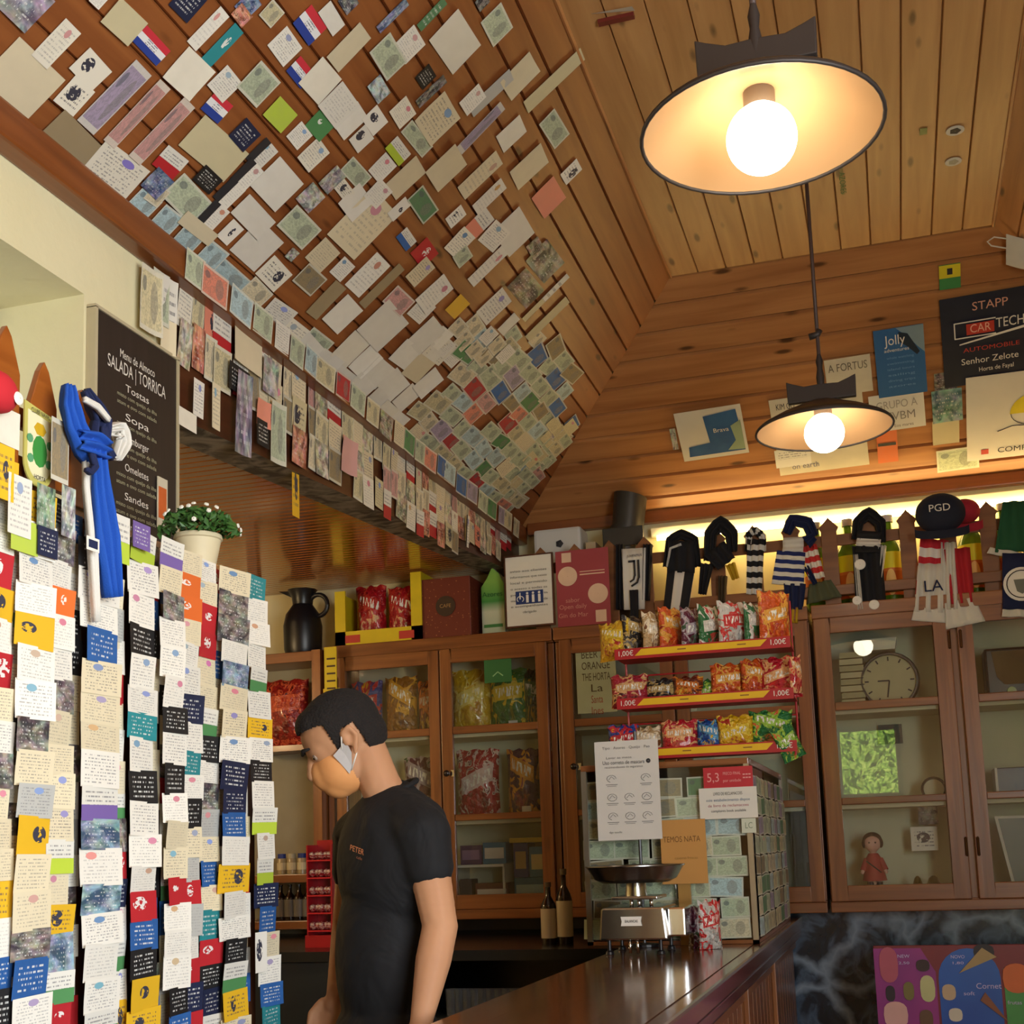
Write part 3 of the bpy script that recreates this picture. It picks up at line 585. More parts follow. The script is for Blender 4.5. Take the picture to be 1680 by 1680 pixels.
# ---------------------------------------------------------------- papers on the fascia and the wall end
FX = XL+.006; rows = {}
def fput(px, py, wd, ht, kind, c, rot=0., group='papers on the fascia', curl=None):
    cnt[0] += 1; p = atX(px, py, FX+.0007*(cnt[0] % 12)); p.z -= 0
    o = ppr(p, YD*math.cos(rot)+V((0, 0, math.sin(rot))), (random.uniform(0, .08), -math.sin(rot), math.cos(rot)), wd, ht, kind, c, NM[kind], None, CT[NM[kind]], group, curl)
    return o
def ffill(poly, cw, ch, kinds, nm, skip=.03):
    q = [atX(x, y, FX) for x, y in poly]; s0, s1 = min(a.y for a in q), max(a.y for a in q); s = s0; col = 0; out = []
    while s < s1:
        f = (s-s0)/(s1-s0); w2 = cw*random.uniform(.75, 1.25); h2 = ch*(1-.3*f); z = 2.985-h2*.5-random.uniform(0, .03); col += 1; rw = 0
        while z > 2.3:
            x, y = proj((FX, s, z))
            if inside(x, y, poly) and random.random() > skip:
                rw += 1; k, c = random.choice(kinds); o = fput(x, y, w2, h2*1.2, k, c, random.uniform(-.05, .05)+(PI/2 if k == 'note' else 0) if False else random.uniform(-.06, .06))
                o['label'] = f"{CN[c][1]} {KN[k]} on {nm}, {ord_(col)} column from left, {BW_[rw-1]} down"
            z -= h2
        s += w2
FKN = [('photo', 'e'), ('note', 'e'), ('text', 'c'), ('text', 'O'), ('note', 'd'), ('note', 'e'), ('note', 'c'), ('text', 'e'), ('photo', 'o'), ('note', 'i'), ('half', 'r'), ('text', 'c'), ('note', 'c'), ('icon', 'e'), ('photo', 'c'), ('icon', 'a')]
ffill([(282, 440), (400, 525), (560, 650), (700, 765), (840, 872), (822, 922), (700, 870), (600, 815), (520, 770), (440, 700), (330, 620), (282, 580)], .085, .105, FKN, 'the fascia')
for i, (x, y, wd, ht, k, c, lab) in enumerate([(238, 495, .085, .17, 'note', 'e', 'tan banknote strip hanging left of the fascia over the chalkboard'), (268, 520, .06, .2, 'half', 'c', 'long cream card with red and blue top by the chalkboard'), (256, 490, .07, .14, 'note', 'm', 'greenish banknote on the plaster above the chalkboard'),
    (318, 655, .055, .10, 'text', 'w', 'white hanging card low on the fascia left end'), (347, 668, .045, .13, 'text', 'c', 'narrow cream card hanging beside a white one on fascia'), (391, 680, .075, .24, 'photo', 'v', 'long pale crumpled paper hanging below the fascia'), (424, 680, .07, .08, 'plain', 'a', 'orange card hanging low on the fascia'), (424, 712, .07, .08, 'dark', 'k', 'dark card under the orange card on the fascia'),
    (448, 712, .08, .19, 'note', 'm', 'pale green paper hanging at the lower fascia edge'), (400, 560, .17, .17, 'plain', 'c', 'large wrinkled cream sheet at the fascia left end'), (385, 625, .12, .08, 'dark', 'k', 'black card with yellow mark on the fascia'), (437, 620, .10, .11, 'photo', 's', 'speckled picture card on the fascia'),
    (520, 625, .07, .07, 'plain', 'l', 'lime green sticker on the fascia top'), (565, 750, .10, .12, 'plain', 'i', 'pink sheet hanging at the middle of the fascia'), (762, 872, .045, .14, 'bw', 'w', 'black and white striped card near the fascia far end'), (300, 690, .09, .05, 'plain', 'O', 'white slip under the fascia left end')]):
    o = fput(x, y, wd, ht, k, c, 0, curl=random.choice((1, 2, 3))); o.location.x += .014; o['label'] = lab
# small yellow sticker hanging below
p = atX(485, 800, XL-.01)
o = ppr(p, YD, (0, 0, 1), .05, .19, 'icon', 'y', 'sticker', 'narrow yellow sticker with dark figure hanging from the fascia bottom', 'sticker', None, 0)
# ================================================================ THE CURTAIN OF CARDS
LET = {'w': ('text', 'w'), 'c': ('text', 'c'), 'y': ('icon', 'y'), 'o': ('inv', 'o'), 'r': ('inv', 'r'), 'k': ('dark', 'k'), 'n': ('dark', 'n'), 'b': ('dark', 'b'), 'g': ('half', 'g'), 'G': ('inv', 'G'), 't': ('dark', 't'), 'p': ('half', 'p'), 'l': ('half', 'l'), 'P': ('photo', 'P'), 'q': ('photo', 'q'), 's': ('text', 's')}
strips = [(-30, 15, 'yswrywrcwPcccywbkbwb'), (16, 71, 'ywwwywwPcsyccPbwbwk'), (73, 116, 'nPwowwPcccclcyqgrocGk'), (119, 179, 'qkwwbcccwpqwqwwwgwk'), (181, 203, 'lwcswrcwcgPrnwgwyrs'), (203, 248, 'lwwkwwtwkwwwrbkyytcr'), (252, 287, 'pcPwwwkwkwccrwwwkbPkc'),
          (289, 323, 'coocwwnwtwkcsrswrnrsw'), (324, 355, 'wcrrccgkwPscbctrkngyw'), (357, 397, 'cPPwqccwnnbwywwkgycw'), (400, 431, 'twwwgwywkwlwlnbcwbtk')]
rr = random.Random(5)
for si, (xa, xb, seq) in enumerate(strips):
    ya, yb = atX(xa, 1100, XC).y, atX(xb, 1100, XC).y; wd = yb-ya; yc = (ya+yb)/2; z = 2.083-rr.uniform(0, .012)
    if si == 0: z = 2.11
    dep = (0, .012, .002, .014, -.008, .008, .014, .006, -.004, .01, .004)[si]; lean = rr.uniform(-.02, .02)+(.06 if si == 10 else 0)
    for k, ch in enumerate(seq):
        kd, c = LET[ch]; h = rr.uniform(.046, .062)*(.97 if si > 6 else 1); zz = z-h/2; z -= h
        dy = lean*(2.08-zz)
        o = ppr((XC+dep+rr.uniform(-.002, .003)+.0005*k, yc+dy+rr.uniform(-.003, .003), zz), (rr.uniform(-.12, .12), 1, rr.uniform(-.03, .03)), (rr.uniform(-.05, .1), rr.uniform(-.02, .02), 1), wd*1.07*rr.uniform(.95, 1.06), h*1.06, kd, c, NM[kd], None, CT[NM[kd]], 'cards hanging on the partition', rr.choice((0, 1, 2)))
        o['label'] = f"{CN[c][1]} {KN[kd]}, {ord_(k+1)} down in the {BW_[si]} hanging strip from left"
# deeper strips that show between the front ones
gm = MB(); gmats = [fixed(*LET[q]) for q in 'wcksPgbr']
for x in (17, 72, 118, 180, 250, 288, 323, 356, 399):
    yc = atX(x, 1100, XC).y; z = 2.07
    while z > 1.0:
        h = rr.uniform(.05, .065); a = rr.uniform(-.004, .004); y0, y1 = yc-.04, yc+.04
        gm.face([(XC-.010+a, y0, z-h), (XC-.010-a, y1, z-h), (XC-.010-a, y1, z), (XC-.010+a, y0, z)], [(0, 0), (1, 0), (1, 1), (0, 1)], rr.choice((0, 0, 0, 1, 1, 1, 2, 3, 4, 5, 6, 7))); z -= h
tag(gm.build('business_cards', gmats), 'layer of cards set back in the gaps between the hanging strips', 'cards', None, 'stuff')
# pieces above the strips on the fence and loose ones
for x, y, wd, ht, kd, c, nm, lab in [(15, 702, .052, .062, 'plain', 'O', 'paper_note', 'white blank card clipped below the red cap'), (32, 830, .06, .10, 'text', 'w', 'business_card', 'white typed card just above the leftmost strips'), (75, 835, .05, .08, 'photo', 'G', 'picture_card', 'dark green picture card beside the white typed card'), (8, 775, .045, .09, 'icon', 'y', 'business_card', 'yellow card at the far left edge above the strips'),
    (40, 880, .07, .055, 'plain', 'l', 'paper_note', 'lime yellow card at top of the second strip'), (78, 890, .055, .05, 'dark', 'n', 'business_card', 'navy card leaning beside the lime yellow card'), (98, 740, .05, .11, 'note', 'd', 'banknote', 'brownish banknote behind the crest pennant'), (112, 840, .04, .09, 'photo', 's', 'picture_card', 'grey picture card left of the blue scarf'), (200, 885, .05, .09, 'half', 'l', 'business_card', 'lime and white card right of the blue scarf'), (232, 880, .06, .05, 'dark', 'p', 'business_card', 'purple card below the chalkboard'),
    (428, 1562, .055, .085, 'icon', 'w', 'business_card', 'white tilted card with red mark at the partition edge')]:
    ppr(atX(x, y, XC+.022+.001*(x % 5)), YD, (0, 0, 1) if x != 428 else (0, .2, 1), wd, ht, kd, c, nm, lab, CT[nm], None, 1)
# ================================================================ LAMPS
BRONZE = plain('4a4038', .38, .6); ENAM = mk('shade_inside', lambda b: b.mix(b.noise(b.ob, 5.), rgb('b48a5e'), rgb('c49c70')), .28, 0, Coat_Weight=.5)
def pendant(x, y, z, label, top=ZC, rod2=False, up=0.):
    t = thing('pendant_lamp', label, 'lamp', (x, y, z), 'enamel pendant lamps')
    R = .224
    MB().lathe((x, y, z), [(R, 0), (R+.004, .004), (R*.97, .014), (R*.72, .045), (R*.42, .075), (.06, .09), (.001, .094)], 48).build('lamp_shade', BRONZE, t, smooth=2)
    MB().lathe((x, y, z), [(R-.001, .001), (R*.95, .008), (R*.71, .039), (R*.42, .068), (.05, .082), (.001, .083)][::-1], 48).build('shade_lining', ENAM, t, smooth=2)
    MB().tube([(x+(R+.001)*math.cos(a*PI/24), y+(R+.001)*math.sin(a*PI/24), z) for a in range(49)], .004, 8, cap=False).build('rim', IRON, t, smooth=2)
    MB().lathe((x, y, z), [(.03, .085), (.03, .045), (.024, .03), (.001, .03)], 20).build('socket', plain('6a5a48', .5), t, smooth=True)
    MB().lathe((x, y, z-.012), [(max(.001, .066*math.sin(q*PI/20)), -.066*math.cos(q*PI/20)) for q in range(17)]+[(.03, .06), (.022, .066)], 40).build('bulb', emit('fff0d6', 17), t, smooth=2)
    # carved yoke board over the shade
    a = .112; pts = [(-a, .102), (-a*1.02, .178), (-a*.82, .168), (-a*.5, .155), (0, .158), (a*.5, .155), (a*.82, .168), (a*1.02, .178), (a, .102)]
    MB().prism([(x+p, y-.012, z+q+up) for p, q in pts], (0, .024, 0)).build('yoke_board', IRON, t, bevel=.003)
    for s in (-1, 1): MB().tube([(x+s*.05, y, z+.088), (x+s*.05, y, z+.106+up)], .005, 8).build('bolt', CHROME, t)
    MB().lathe((x, y, z+.155), [(.012, 0), (.014, .03), (.009, .06), (.012, .085), (.006, .11), (.006, .13)], 12).build('ferrule', IRON, t, smooth=True)
    MB().tube([(x, y, z+.26), (x, y, top-.005)], .0065, 8).build('rod', plain('4c3a36', .5), t, smooth=2)
    MB().lathe((x, y, top), [(.05, -.001), (.05, -.012), (.015, -.03), (.001, -.03)], 20).build('ceiling_rose', IRON, t, smooth=True)
    if rod2: MB().tube([(x-.028, y, z+.33), (x, y, z+.335), (x+.008, y, z+.35)], .012, 8).build('cord_grip', IRON, t, smooth=2)
    return t
p = atY(1249, 218, 2.30); pendant(p.x, p.y, p.z, 'nearer and larger looking enamel pendant lamp with lit globe bulb', up=.03)
p = atY(1352, 705, 4.28); pendant(p.x, p.y, p.z, 'farther enamel pendant lamp hanging before the paper signs', rod2=True)

# ================================================================ THINGS ON THE BACK SLOPE
PB0 = PB(0, 0)
def bh(x, y, off=.006): return hit(x, y, PB0, NBK)+NBK*off
XD = V((1, 0, 0)); UB = V((0, -CS, SN))
def sheet(x0, y0, x1, y1, off, name, label, cat, kind, ck, tilt=0., curl=1):
    a, b = bh(x0, y0, off), bh(x1, y1, off); c = (a+b)/2; wd = abs(b.x-a.x); ht = abs((a-b).dot(UB)); q, s_ = math.cos(tilt), math.sin(tilt)
    o = ppr(c, XD*q+UB*s_, UB*q-XD*s_, wd, ht, kind, ck, name, label, cat, None, curl); return o, c, wd, ht, XD*q+UB*s_, UB*q-XD*s_
INK = plain('26242a', .6); WHT = plain('e8e4da', .5, 0., .04); REDM = plain('c2382c', .5)
def signed(x0, y0, x1, y1, off, name, label, cat, col, lines, tilt=0., extra=None, curl=1):
    """sheet with real lettering: an empty with a sheet and lettering parts"""
    a, b = bh(x0, y0, off), bh(x1, y1, off); c = (a+b)/2; wd = abs(b.x-a.x); ht = abs((a-b).dot(UB)); q, s_ = math.cos(tilt), math.sin(tilt)
    ax, ay = XD*q+UB*s_, UB*q-XD*s_; t = thing(name, label, cat, c)
    MB().obox(c, ax, ay, ax.cross(ay), wd, ht, .0015).build('sheet', col, t)
    for (s, u, v, sz, mt, mw) in lines: txt(s, c+ax*(u*wd)+ay*(v*ht)+NBK*.0018, ax, ay, sz*ht, mt, t, maxw=mw*wd if mw else None)
    if extra: extra(t, c, ax, ay, wd, ht)
    return t
NAVY = mk('navy_cloth', lambda b: b.mix(b.noise(b.ob, 12.), rgb('121626'), rgb('1c2238')), .8)
def ex1(t, c, ax, ay, wd, ht):
    n_ = NBK*.0022; m = MB(); cc = c+ax*(-.17*wd)+ay*(.13*ht)+n_
    m.obox(cc+ax*.05*wd, ax, ay, ax.cross(ay), .27*wd, .12*ht, .001); m.build('logo_block', REDM, t)
    m = MB()
    for u, v, a, b in ((-.0, .085, .40, .012), (-.0, -.085, .40, .012)): m.obox(cc+ax*u*wd+ay*v*ht, ax, ay, ax.cross(ay), a*wd, b*ht, .001)
    m.obox(cc-ax*.2*wd, ax, ay, ax.cross(ay), .012*wd, .18*ht, .001)
    m.face([c+ax*(-.33*wd)+ay*(-.02*ht)+n_, c+ax*(.38*wd)+ay*(.10*ht)+n_, c+ax*(.38*wd)+ay*(.07*ht)+n_, c+ax*(-.33*wd)+ay*(-.035*ht)+n_]); m.build('logo_frame', WHT, t)
signed(1543, 488, 1712, 612, .01, 'banner', 'black cloth banner with red and white lettering, high on back slope', 'banner', NAVY,
       [('STAPP', -.02, .37, .13, plain('d8a08c', .5), .34), ('CAR', -.12, .13, .13, plain('f0c0a8', .5), .2), ('TECH', .17, .15, .15, WHT, .27), ('AUTOMOBILE', -.02, -.1, .07, REDM, .55), ('Senhor Zelote', -.04, -.23, .10, WHT, .56), ('Horta de Fayal', .02, -.34, .07, WHT, .34)], .03, ex1)
YEL = plain('dccb2a', .5)
def ex2(t, c, ax, ay, wd, ht):
    n_ = NBK*.002; m = MB(); cc = c+ax*.13*wd+ay*.02*ht+n_; r = .2*ht
    m.face([cc+ax*math.cos(i*PI/16)*r*1.15+ay*math.sin(i*PI/16)*r*1.1 for i in range(17)]); m.build('yellow_dome', YEL, t)
    m = MB(); m.tube([cc+ax*math.cos(PI+i*PI/12)*r*1.1+ay*math.sin(PI+i*PI/12)*r*.75 for i in range(13)], .0015, 6); m.tube([cc+ax*(-.34*wd)+ay*(-.19*ht), cc+ax*(-.2*wd)+ay*(-.14*ht), cc+ax*(.25*wd)+ay*(-.17*ht)], .0015, 6)
    m.obox(cc-ax*.02+ay*.03, ax, ay, ax.cross(ay), .012, .006, .001).obox(cc+ax*.02+ay*.03, ax, ay, ax.cross(ay), .012, .006, .001); m.build('outline', INK, t)
    m = MB(); m.obox(c+ax*(-.33*wd)+ay*(-.4*ht)+n_, ax, ay, ax.cross(ay), .07*wd, .06*ht, .001); m.build('red_mark', REDM, t)
signed(1584, 618, 1760, 735, .012, 'banner', 'white cloth banner with yellow and grey dome drawing', 'banner', plain('d9d5cc', .8, 0., .05), [('COMPUTERLA', .1, -.4, .09, INK, .62)], .0, ex2)
def ex3(t, c, ax, ay, wd, ht):
    n_ = NBK*.002; m = MB(); m.face([c+ax*u*wd+ay*v*ht+n_ for u, v in ((.5, .5), (.5, .1), (.36, .2), (.2, .34), (-.05, .5))]); m.build('pale_sky', plain('7d94a0', .5), t)
    m = MB(); m.face([c+ax*u*wd+ay*v*ht+n_*1.2 for u, v in ((.0, .44), (.18, .4), (.4, .12), (.34, .08), (.15, .22), (.0, .3))]); m.build('dark_wave', plain('15283a', .5), t)
signed(1433, 540, 1520, 640, .014, 'poster', 'tall deep blue poster with white script heading on back slope', 'poster', mk('blue_poster', lambda b: b.mix(b.v, rgb('1d3f68'), rgb('34689c')), .4),
       [('Jolly', -.08, .33, .2, WHT, .42), ('adventures', -.06, .19, .07, WHT, .5)]+[(q, .0, .08-.085*i, .05, plain('6f9cc8', .5), .55) for i, q in enumerate(('whale watching', 'swimming', 'island tours', 'sailing', 'diving trips', 'azores'))], .02, ex3)
CRM = plain('cfc6ad', .7); WPP = plain('d9d6cc', .6, 0., .04)
signed(1352, 590, 1432, 640, .006, 'paper_sign', 'hand lettered cream paper partly behind the blue poster', 'sign', CRM, [('A FORTUS', 0, .25, .3, plain('77705f'), .85)], .02)
signed(1262, 655, 1425, 762, .005, 'paper_sign', 'large cream paper behind the farther lamp', 'sign', CRM, [('KIM GO', -.33, .4, .11, INK, .2), ('PEACE', .28, .3, .12, plain('8a8470'), .3), ('on earth', -.2, -.4, .1, plain('6a6a80'), .3)], .02)
signed(1425, 648, 1518, 697, .01, 'paper_sign', 'white hand lettered sheet just below the blue poster', 'sign', WPP, [('GRUPO A', 0, .2, .3, plain('a09c94'), .75), ('TVBM', .05, -.12, .32, plain('8c8880'), .55), ('Eos mares', .1, -.38, .12, plain('6a6660'), .35)], .03)
def ex4(t, c, ax, ay, wd, ht):
    n_ = NBK*.002; m = MB(); m.face([c+ax*u*wd+ay*v*ht+n_ for u, v in ((-.08, .36), (.42, .42), (.46, -.42), (-.4, -.42), (-.38, -.22), (-.05, -.18))]); m.build('sea_print', mk('sea_print', lambda b: b.mix(b.noise(b.ob, 9., 4.), rgb('1f3f7c'), rgb('3f7ab0')), .4), t)
    m = MB(); m.face([c+ax*u*wd+ay*v*ht+n_*1.4 for u, v in ((.3, .1), (.46, .2), (.46, -.4), (.2, -.38), (.34, -.2))]); m.build('coast_print', plain('93a98a', .5), t)
    txt('Brava', c+ax*.15*wd+ay*.05*ht+n_*1.6, ax, ay, .12*ht, WHT, t)
signed(1106, 676, 1228, 742, .008, 'poster', 'landscape blue and white sailing poster left of the farther lamp', 'poster', WPP, [], .03, ex4)
sheet(1098, 703, 1114, 736, .005, 'paper_note', 'grey slip tucked at the left edge of the sailing poster', 'note', 'photo', 's')
signed(1540, 435, 1576, 470, .006, 'sticker', 'small yellow and green square sticker above the black banner', 'sticker', plain('3f8a4c'), [], 0, lambda t, c, ax, ay, wd, ht: (MB().obox(c+ay*ht*.22+NBK*.001, ax, ay, ax.cross(ay), wd, ht*.52, .0015).build('yellow_half', YEL, t), MB().obox(c+ay*ht*.22+NBK*.002, ax, ay, ax.cross(ay), wd*.25, ht*.25, .0015).build('dark_mark', INK, t)))
sheet(1528, 640, 1579, 687, .009, 'postcard', 'turquoise and blue postcard left of the white banner', 'postcard', 'photo', 't', .02)
sheet(1532, 612, 1570, 640, .006, 'photograph', 'small dark photograph tucked under the black banner', 'photo', 'photo', 'P')
sheet(1529, 690, 1574, 724, .007, 'paper_note', 'blank beige note below the turquoise postcard', 'note', 'plain', 'e')
sheet(1536, 738, 1606, 766, .006, 'banknote', 'faded green banknote low on the back slope below the beige note', 'banknote', 'note', 'm', .02)
sheet(1437, 706, 1474, 755, .007, 'bar_mat', 'orange card with dark stripe right of the farther lamp', 'card', 'plain', 'o')
o = ppr(bh(1455, 727, .0095), XD, UB, .078, .016, 'plain', 'k', 'name_strip', 'black strip across the orange card', 'strip', None, 0)
sheet(1270, 738, 1332, 760, .007, 'paper_note', 'narrow white slip with blue edge under the farther lamp', 'note', 'half', 'w')
# flat ceiling things
for (x, y, r, c, lab) in ((1567, 214, .030, INK, 'upper of two oval white stickers on the flat ceiling'), (1564, 265, .028, plain('a8a493'), 'lower of two oval white stickers on the flat ceiling')):
    p = atZ(x, y, ZC-.003); t = thing('sticker', lab, 'sticker', p)
    MB().lathe(p, [(.001, -.002), (r, -.002), (r, 0)], 24).build('disc', WPP, t); MB().lathe(p, [(.001, -.003), (r*.65, -.003), (r*.65, -.002)], 5).build('emblem', c, t)
p = atZ(1382, 300, ZC-.004); t = thing('sticker', 'thin green lettered sticker on flat ceiling behind the nearer lamp', 'sticker', p)
MB().box(p.x-.006, p.x+.006, p.y-.12, p.y+.09, p.z, p.z+.001).build('strip', plain('8c7c4a'), t); txt('AZORES', p, (0, 1, 0), (1, 0, 0), .03, plain('3f6a34'), t, maxw=.16)
p = atZ(1515, 216, ZC-.004); MBX = MB().box(p.x-.012, p.x+.012, p.y-.02, p.y+.02, p.z, p.z+.001).build('sticker', plain('7f8a4c'), None); tag(MBX, 'tiny faded green sticker left of the oval ones', 'sticker')
p = atZ(1005, 25, ZC-.02); t = thing('folded_paper', 'folded white paper hanging at the top of the flat ceiling', 'paper', p)
MB().face([p+V(q) for q in ((-.06, -.01, .012), (.06, -.02, .0), (.06, .025, .017), (-.06, 0, .018))]).build('sheet', WPP, t); MB().box(p.x-.05, p.x+.055, p.y+.03, p.y+.05, p.z+.008, p.z+.019).build('backing', plain('6a241c'), t)
# white mask hanging at the right
p = bh(1668, 400, .05); t = thing('face_mask', 'white face mask with ear loop hanging at right ceiling corner', 'mask', p)
m = MB(); rows_ = []
for i in range(9): rows_.append([p+XD*(-.045+.15*j/8)+UB*(.075-.13*i/8-.05*j/8)+NBK*(.012*math.sin(i*PI)+.02*math.sin(j*PI/8)+.004*(i % 2)) for j in range(9)])
m.loft(rows_, 0, False, False); m.build('cloth', plain('d4cfc0', .8), t, smooth=2)
MB().tube([p+XD*a_+UB*b_+NBK*.01 for a_, b_ in ((-.045, .06), (-.09, .075), (-.115, .06), (-.10, .04), (-.045, .02))], .003, 6).build('ear_loop', WPP, t, smooth=2)

# ================================================================ ON TOP OF THE CABINETS
def foil(c1, c2, c3, txtc='f2efe4', rough=.28, sc=3.2):
    key = f'foil_{c1}_{c2}_{c3}_{sc}'
    A1, B1, C1, T1 = rgb(c1), rgb(c2), rgb(c3), rgb(txtc)
    def f(b):
        g = b.noise(b.vec(b.m('ADD', b.u, b.m('MULTIPLY', b.rnd, 30.)), b.m('ADD', b.v, b.m('MULTIPLY', b.rnd, 11.))), sc, 3., 0, 1.2)
        c = b.ramp(g, [(0, A1), (.50, A1), (.53, B1), (.60, B1), (.63, C1)], True)
        cy = b.m('MULTIPLY_ADD', b.rnd, .2, .56); vv = b.m('ADD', b.m('SUBTRACT', b.v, cy), b.m('MULTIPLY', b.m('SUBTRACT', b.u, .5), b.m('MULTIPLY_ADD', b.rnd, .7, -.3)))
        band = b.m('LESS_THAN', b.m('ABSOLUTE', vv), .12); c = b.mix(b.m('MULTIPLY', band, b.m('LESS_THAN', b.m('ABSOLUTE', b.m('SUBTRACT', b.u, .5)), .38)), c, B1)
        lt_ = b.m('MULTIPLY', b.m('LESS_THAN', b.m('ABSOLUTE', vv), .075), b.m('GREATER_THAN', b.noise(b.vec(b.m('MULTIPLY_ADD', b.rnd, 60., b.m('MULTIPLY', b.u, 17.)), b.m('MULTIPLY', vv, 6.)), 1.), .52))
        c = b.mix(b.m('MULTIPLY', lt_, b.m('LESS_THAN', b.m('ABSOLUTE', b.m('SUBTRACT', b.u, .5)), .33)), c, T1)
        c = b.mix(b.m('MULTIPLY', ell(b, .5, .26, .28, .17), .8), c, b.mix(b.ramp(b.noise(b.vec(b.u, b.v, b.rnd), 9.), [(.45, (0, 0, 0)), (.55, (1, 1, 1))]), A1, C1))
        b.bump(b.noise(b.vec(b.u, b.m('MULTIPLY', b.v, 1.4)), 7., 3., 0, .6), .9, .02); return c
    return mk(key, f, rough, 0., Coat_Weight=.3)
def bag(name, c, wd, ht, dp, mat, label=None, cat='snack bag', group=None, parent=None, yaw=0., roll=0., price=None):
    """pillow bag standing on its lower crimp; c is the middle of its foot"""
    ax = V((math.cos(yaw)*math.cos(roll), math.sin(yaw)*math.cos(roll), math.sin(roll))); nn = V((math.sin(yaw), -math.cos(yaw), 0)); ay = nn.cross(ax); c = V(c); N = 10; rr = random.Random(hash((round(c.x, 3), round(c.z, 3))) & 999)
    m = MB(); ph = rr.random()*6
    for sg in (1, -1):
        g = []
        for j in range(N+1):
            v = j/N; row = []
            for i in range(N+1):
                u = i/N*2-1; e = (1-abs(u)**2.6)*(max(0, 1-abs(2*v-1)**3.5)); z = dp*.5*e*(1+.18*math.sin(5*u+7*v+ph))*sg
                pinch = 1-.06*math.sin(v*PI); row.append(c+ax*(u*wd*.5*pinch)+ay*(v*ht+.006*math.sin(9*u+ph)*(v > .95))+nn*(z if 0 < j < N else sg*.0008))
            g.append(row)
        b0 = len(m.v)
        for row in g: m.v += row
        for j in range(N):
            for i in range(N):
                q = (b0+j*(N+1)+i, b0+j*(N+1)+i+1, b0+(j+1)*(N+1)+i+1, b0+(j+1)*(N+1)+i)
                if sg < 0: q = q[::-1]
                uv = [(i/N, j/N), ((i+1)/N, j/N), ((i+1)/N, (j+1)/N), (i/N, (j+1)/N)]
                if sg < 0: uv = uv[::-1]
                m.f.append(q); m.uv.append(uv); m.mi.append(0)
    if price and not parent:
        t = thing(name, label, cat, c, group); m.build('bag', mat, t, smooth=2)
        MB().obox(c+nn*(dp*.5+.004)+ay*ht*.13+ax*wd*.15, ax, ay, nn, .045, .03, .001).build('price_tag', WPP, t); return t
    o = m.build(name, mat, parent, smooth=2, loc=None if parent else c)
    if not parent: tag(o, label, cat, group)
    return o
ZT = 2.466
# yellow display box with red bags
X0, X1 = atY(538, 1000, 5.62).x, atY(682, 1000, 5.62).x
t = thing('display_box', 'open yellow cardboard display box on the cabinet top', 'box', ((X0+X1)/2, 5.78, ZT)); YC = plain('d9bf18', .5)
m = MB(); h0, h1 = ZT+.10, 2.80
m.box(X0, X0+.055, 5.70, 5.71, ZT, h1-.06).box(X1-.055, X1, 5.70, 5.71, ZT, h1).box(X0, X1, 5.70, 5.712, ZT, h0-.03)
m.box(X0, X1, 5.712, 5.99, ZT, ZT+.01).box(X0, X0+.006, 5.71, 5.99, ZT, h1-.06).box(X1-.006, X1, 5.71, 5.99, ZT, h1).box(X0, X1, 5.985, 5.99, ZT, h1-.05); m.build('carton', YC, t)
for u in (.12, .74): MB().box(X0+(X1-X0)*u, X0+(X1-X0)*(u+.17), 5.697, 5.70, ZT+.012, ZT+.05).build('red_logo', REDM, t)
REDF = foil('a01420', 'b8322a', 'd8b080'); 
for i in range(2): bag('snack_bag', (X0+.145+.17*i, 5.82, ZT+.012), .165, .30-.02*i, .10, REDF, ('left' if i == 0 else 'right')+' red snack bag inside the yellow display box', group='red bags in the yellow box')
# black jug on the left
p = atY(490, 1056, 5.75); c = (p.x, 5.8, 2.452)
t = thing('jug', 'black pitcher with round handle on the shelf left of yellow box', 'jug', c)
MB().lathe(c, [(.001, 0), (.085, 0), (.095, .03), (.098, .15), (.085, .21), (.05, .26), (.055, .30), (.075, .335), (.07, .335), (.045, .29)], 24).build('body', BLACK, t, smooth=True)
cc = V(c)+V((.085, 0, .25)); MB().tube([cc+V((.052*math.cos(a*PI/10), 0, .055*math.sin(a*PI/10))) for a in range(21)], .012, 8, cap=False).build('handle', BLACK, t, smooth=2)
MB().prism([(c[0]-.05, 5.79, 2.75), (c[0]-.13, 5.79, 2.79), (c[0]-.04, 5.79, 2.785)], (0, .02, 0)).build('spout', BLACK, t)
# brown red box
X0, X1 = atY(692, 990, 5.72).x, atY(773, 990, 5.72).x
t = thing('carton', 'speckled red brown square box beside the yellow display box', 'box', ((X0+X1)/2, 5.8, ZT))
MB().box(X0, X1, 5.71, 5.95, ZT, 2.76).build('box', mk('speckled_red', lambda b: b.mix(b.ramp(b.vor(b.ob, 60.), [(.1, (1, 1, 1)), (.2, (0, 0, 0))]), rgb('6e2a18'), rgb('b87848')), .5), t, bevel=.004)
MB().lathe(((X0+X1)/2, 5.708, 2.62), [(.05, 0), (.05, .002), (.001, .002)], 20, 0, False, (0, -1, 0)).build('emblem', plain('3c2a1c'), t)
txt('CAFE', ((X0+X1)/2, 5.705, 2.62), XD, (0, 0, 1), .025, plain('b08a50'), t)
